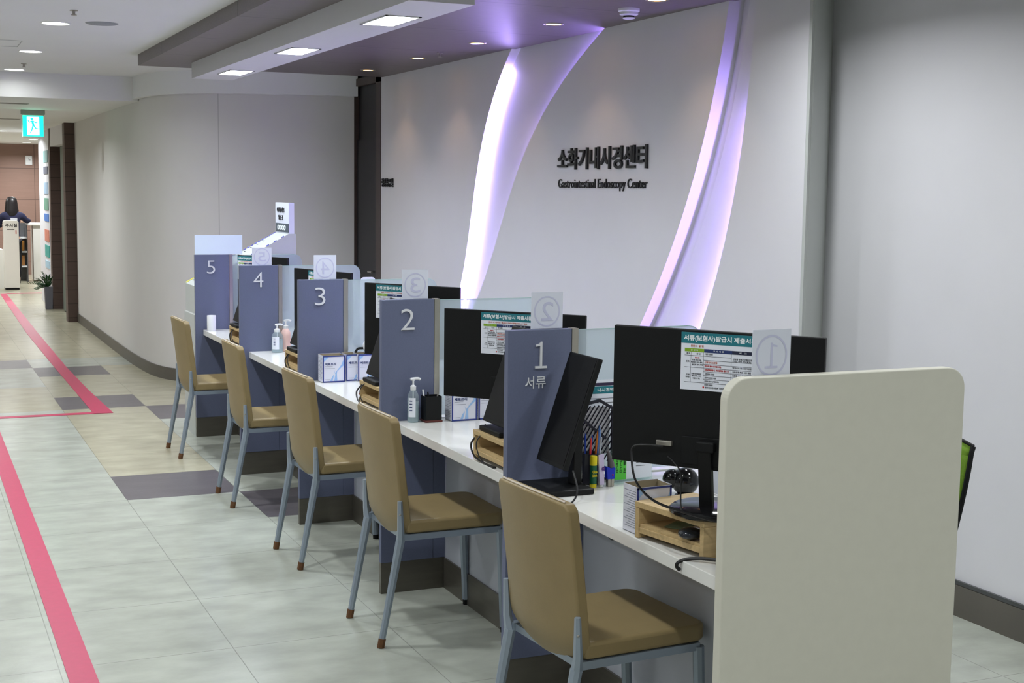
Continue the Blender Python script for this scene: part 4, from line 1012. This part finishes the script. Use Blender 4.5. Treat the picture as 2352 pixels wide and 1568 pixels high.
for a, b, r_ in (((-.010, -.023, -.105), (.004, -.023, -.155), .012), ((-.006, -.023, -.110), (-.04, -.023, -.122), .006), ((-.04, -.023, -.122), (-.047, -.023, -.10), .005), ((0, -.023, -.11), (.028, -.023, -.128), .006), ((.028, -.023, -.128), (.042, -.023, -.118), .005), ((.004, -.023, -.152), (.03, -.023, -.19), .007), ((.03, -.023, -.19), (.048, -.023, -.186), .006), ((.0, -.023, -.15), (-.012, -.023, -.195), .008), ((-.012, -.023, -.195), (-.03, -.023, -.235), .006)):
    tube(bm, [a, b], r_, 6, smooth=False)
for v in bm.verts: v.co.y = -.0222 + (v.co.y + .023) * .03
part('running_figure', bm, GL, t)
for x, y, lb in ((.983, 13.63, 'dark slot vent in the corridor ceiling before the exit sign'), (1.15, 16.86, 'dark slot vent in the corridor ceiling behind the exit sign')):
    t = thing('ceiling_vent', lb, 'vent', (x, y, ZL), 0, 'slot vents of the corridor')
    bm = bmnew(); box(bm, -.22, .13, -.06, .06, -.004, 0); part('frame', bm, mat('vent_frame', (180, 178, 172), rough=.5), t)
    bm = bmnew()
    for k in range(4): box(bm, -.21, .12, -.05 + k * .028, -.034 + k * .028, -.0045, -.0041)
    part('slats', bm, mat('vent_dark', (96, 90, 84), rough=.6), t)
# posters strip on the wall by the portal
bm_cols = [(150, 190, 190), (120, 124, 140), (170, 196, 220), (120, 170, 150), (90, 140, 220), (220, 140, 120), (60, 170, 160), (176, 210, 230), (196, 190, 214)]
for k, cc in enumerate(bm_cols):
    z = 2.12 - k * .215
    bm = bmnew(); box(bm, 1.822, 1.8295, 19.66, 20.25, z - (.16 if k % 3 != 1 else .10), z)
    nm = ('pale teal', 'grey', 'pale blue', 'green', 'bright blue', 'salmon', 'teal green', 'ice blue', 'lilac')[k]
    tag(part('wall_poster_card', bm, mat('poster_%d' % k, cc, rough=.5, noise=.15, nscale=9)), nm + ' poster card on the narrow white wall behind the plant', 'poster', 'poster cards behind the plant')
# thermostat on brown wall
t = thing('wall_clock', 'small square white clock on the brown lobby wall', 'clock', (2.18, 27.0, 2.11))
bpart('case', WHITEP, t, -.06, .06, -.03, -.001, -.09, .08, bev=.01)
bm = bmnew(); box(bm, -.004, .004, -.032, -.0305, 0, .04); box(bm, 0, .03, -.032, -.0305, -.004, .004); part('hands', bm, INK, t)
# white lobby counter, shelves
t = thing('lobby_counter', 'white lobby counter with a raised rim in front of the brown wall', 'counter', (2.0, 25.0, 0))
bpart('body', mat('lobby_white', (226, 224, 218), rough=.4, noise=.01), t, .06, 1.9, .02, .5, .02, .96)
bpart('top', mat('lobby_top', (236, 234, 230), rough=.3), t, -.02, 1.95, -.02, .55, .962, 1.0, bev=.004)
t = thing('open_shelf', 'dark open shelf unit with small boxes beside the lobby counter', 'shelf', (1.76, 24.95, 0))
SHM = mat('shelf_grey', (92, 92, 94), rough=.5, noise=.05)
bpart('back', SHM, t, 0, .2, .3, .32, .0, 1.0); bpart('side', SHM, t, .19, .205, 0, .3, 0, .98)
for z in (.25, .5, .74): bpart('board', WHITEP, t, 0, .19, 0, .3, z, z + .025)
for z, cc, lb in ((.28, (160, 110, 60), 'brown box on the lowest board of the open shelf'), (.53, (190, 130, 60), 'orange brown box on the middle board of the open shelf')):
    bm = bmnew(); box(bm, 1.79, 1.91, 24.97, 25.15, z, z + .17); tag(part('storage_box', bm, mat('storage_%d' % cc[0], cc, rough=.6)), lb, 'box')
# white pillar sign (injection room kiosk)
t = thing('pillar_kiosk', 'white rounded pillar kiosk with Korean room sign in the lobby', 'kiosk', (1.465, 23.1, 0))
bm = bmnew(); prism(bm, rrect(0, .225, .03, 1.09, .03, 'cd'), 0, .25, 'y'); part('body', bm, mat('kiosk_white', (232, 228, 220), rough=.35, noise=.01), t, bev=.004)
bpart('plinth', BLACK, t, .01, .215, .01, .24, 0, .03)
bm = bmnew(); text(bm, '주사실', (.025, -.001, .985), (1, 0, 0), (0, 0, 1), w=.175, h=.062, depth=.002, bold=.02); part('lettering', bm, INK, t)
bm = bmnew(); box(bm, .05, .16, -.002, 0, .945, .955); part('small_print', bm, INK, t)
bm = bmnew(); box(bm, .175, .19, -.002, 0, .88, .94); part('red_mark', bm, REDI, t)
bm = bmnew(); box(bm, 1.58, 1.68, 23.2, 23.21, 1.09, 1.13, ); tag(part('standing_card', bm, PAPER), 'small white card standing on the pillar kiosk', 'card')
bm = bmnew(); box(bm, 1.0, 1.47, 23.4, 23.9, 0, .62); o = tag(part('low_counter', bm, mat('lobby_white2', (226, 224, 218), rough=.4)), 'low white counter end left of the pillar kiosk', 'counter')
# potted plant
t = thing('potted_plant', 'leafy green plant in a tall grey square pot beside the portal', 'plant', (1.79, 19.36, 0))
bm = bmnew(); prism(bm, [(-.06, 0), (.03, 0), (.04, .30), (-.07, .30)], -.05, .05, 'y'); part('pot', bm, mat('grey_pot', (104, 104, 112), rough=.5, noise=.05), t, bev=.004)
LEAF = mat('leaf_green', (36, 82, 40), rough=.4, noise=.25, nscale=20)
bs, bl = bmnew(), bmnew()
for k in range(13):
    a = random.uniform(0, 2 * math.pi); ln = random.uniform(.16, .34); el = random.uniform(.5, 1.35)
    if k < 6: a = math.pi + random.uniform(-.7, .7); el = random.uniform(.1, .9)
    d = Vector((math.cos(a) * math.cos(el), math.sin(a) * math.cos(el) * .7, math.sin(el)))
    if d.x > 0: d.x *= .2
    p0 = Vector((-.015, 0, .29)); pts = [p0 + d * ln * q - Vector((0, 0, .06 * q * q)) for q in (0, .25, .5, .75, 1)]
    tube(bs, [tuple(p) for p in pts], .0035, 5)
    for q in range(1, 9):
        f_ = q / 8; p = p0 + d * ln * f_ - Vector((0, 0, .06 * f_ * f_))
        for s in (-1, 1):
            side = d.cross(Vector((0, 0, 1))).normalized() * s if abs(d.z) < .98 else Vector((s, 0, 0))
            tip = p + side * .035 + d * .03 + Vector((0, 0, .012)); m1_ = p.lerp(tip, .5)
            nn = d * .013
            bl.faces.new([bl.verts.new(x) for x in (p, m1_ + nn, tip, m1_ - nn)])
part('stems', bs, LEAF, t); part('foliage', bl, LEAF, t, solid=.0015)

# person with back turned in the lobby
t = thing('person', 'person with bobbed black hair and navy jacket standing with back turned', 'person', (1.70, 24.62, 0))
SKIN = mat('skin', (214, 176, 150), rough=.5, noise=.03); NAVYC = mat('navy_cloth', (30, 32, 62), rough=.85, noise=.1, nscale=30)
BLKC = mat('black_cloth', (22, 22, 30), rough=.85, noise=.1)
def skinned(name, verts, edges, m_, parent, root=0, sub=2):
    me = bpy.data.meshes.new(name); me.from_pydata([v[:3] for v in verts], edges, []); me.materials.append(m_)
    o = bpy.data.objects.new(name, me); COL.objects.link(o); o.parent = parent
    md = o.modifiers.new('skin', 'SKIN'); md.use_smooth_shade = True
    for i, v in enumerate(verts):
        sv = me.skin_vertices[0].data[i]; sv.radius = (v[3], v[4] if len(v) > 4 else v[3]); sv.use_root = (i == root)
    o.modifiers.new('sub', 'SUBSURF').levels = sub; o.modifiers['sub'].render_levels = sub
    return o
k = .86
def S(L): return [(x * k, y * k, z * k) + tuple(r * k for r in rr) for x, y, z, *rr in L]
body = S([(0, 0, .90, .13, .10), (0, -.0, 1.05, .12, .09), (0, .02, 1.22, .11, .07), (0, .04, 1.34, .07, .045), (0, .06, 1.43, .042), (0, .06, 1.50, .055), (0, .07, 1.58, .078, .088), (0, .07, 1.63, .05),
          (.16, .04, 1.34, .055), (.27, .10, 1.20, .04), (.34, .22, 1.24, .033), (.24, .36, 1.20, .028), (.20, .42, 1.19, .022),
          (-.16, .04, 1.34, .055), (-.24, .10, 1.12, .042), (-.18, .28, 1.12, .032), (-.12, .38, 1.12, .024),
          (.085, 0, .84, .08), (.09, .0, .48, .058), (.09, -.02, .10, .04), (.10, .08, .03, .035), (-.085, 0, .84, .08), (-.09, .0, .48, .058), (-.09, -.02, .10, .04), (-.10, .08, .03, .035)])
ed = [(0, 1), (1, 2), (2, 3), (3, 4), (4, 5), (5, 6), (6, 7), (3, 8), (8, 9), (9, 10), (10, 11), (11, 12), (3, 13), (13, 14), (14, 15), (15, 16), (0, 17), (17, 18), (18, 19), (19, 20), (0, 21), (21, 22), (22, 23), (23, 24)]
skinned('body', body, ed, SKIN, t)
jk = S([(0, 0, .82, .165, .13), (0, 0, .95, .15, .12), (0, .0, 1.08, .145, .11), (0, .02, 1.24, .155, .11), (0, .04, 1.36, .12, .085), (0, .045, 1.41, .075), (0, .045, 1.46, .066),
        (.17, .04, 1.335, .072), (.28, .10, 1.21, .058), (.335, .19, 1.23, .045), (-.17, .04, 1.335, .072), (-.25, .10, 1.12, .058), (-.2, .22, 1.12, .046)])
skinned('jacket', jk, [(0, 1), (1, 2), (2, 3), (3, 4), (4, 5), (5, 6), (4, 7), (7, 8), (8, 9), (4, 10), (10, 11), (11, 12)], NAVYC, t)
tr_ = S([(0, 0, .88, .15, .12), (.085, 0, .80, .10), (.09, 0, .48, .078), (.09, -.01, .09, .062), (-.085, 0, .80, .10), (-.09, 0, .48, .078), (-.09, -.01, .09, .062)])
skinned('trousers', tr_, [(0, 1), (1, 2), (2, 3), (0, 4), (4, 5), (5, 6)], BLKC, t)
bm = bmnew()
for sx in (-1, 1): box(bm, sx * .085 * k - .035, sx * .085 * k + .035, -.05, .11, 0, .05)
part('shoes', bm, BLACK, t, bev=.012)
bm = bmnew(); prof = [(.004, 1.692), (.035, 1.688), (.07, 1.672), (.098, 1.64), (.112, 1.58), (.118, 1.50), (.130, 1.43), (.134, 1.37), (.124, 1.325), (.09, 1.33)]
lathe(bm, [(r * k, z * k) for r, z in prof], 0, .065 * k, 24); part('hair', bm, mat('black_hair', (24, 20, 22), rough=.4, noise=.3, nscale=60, stretch=(6, 6, 1)), t, smooth=True)
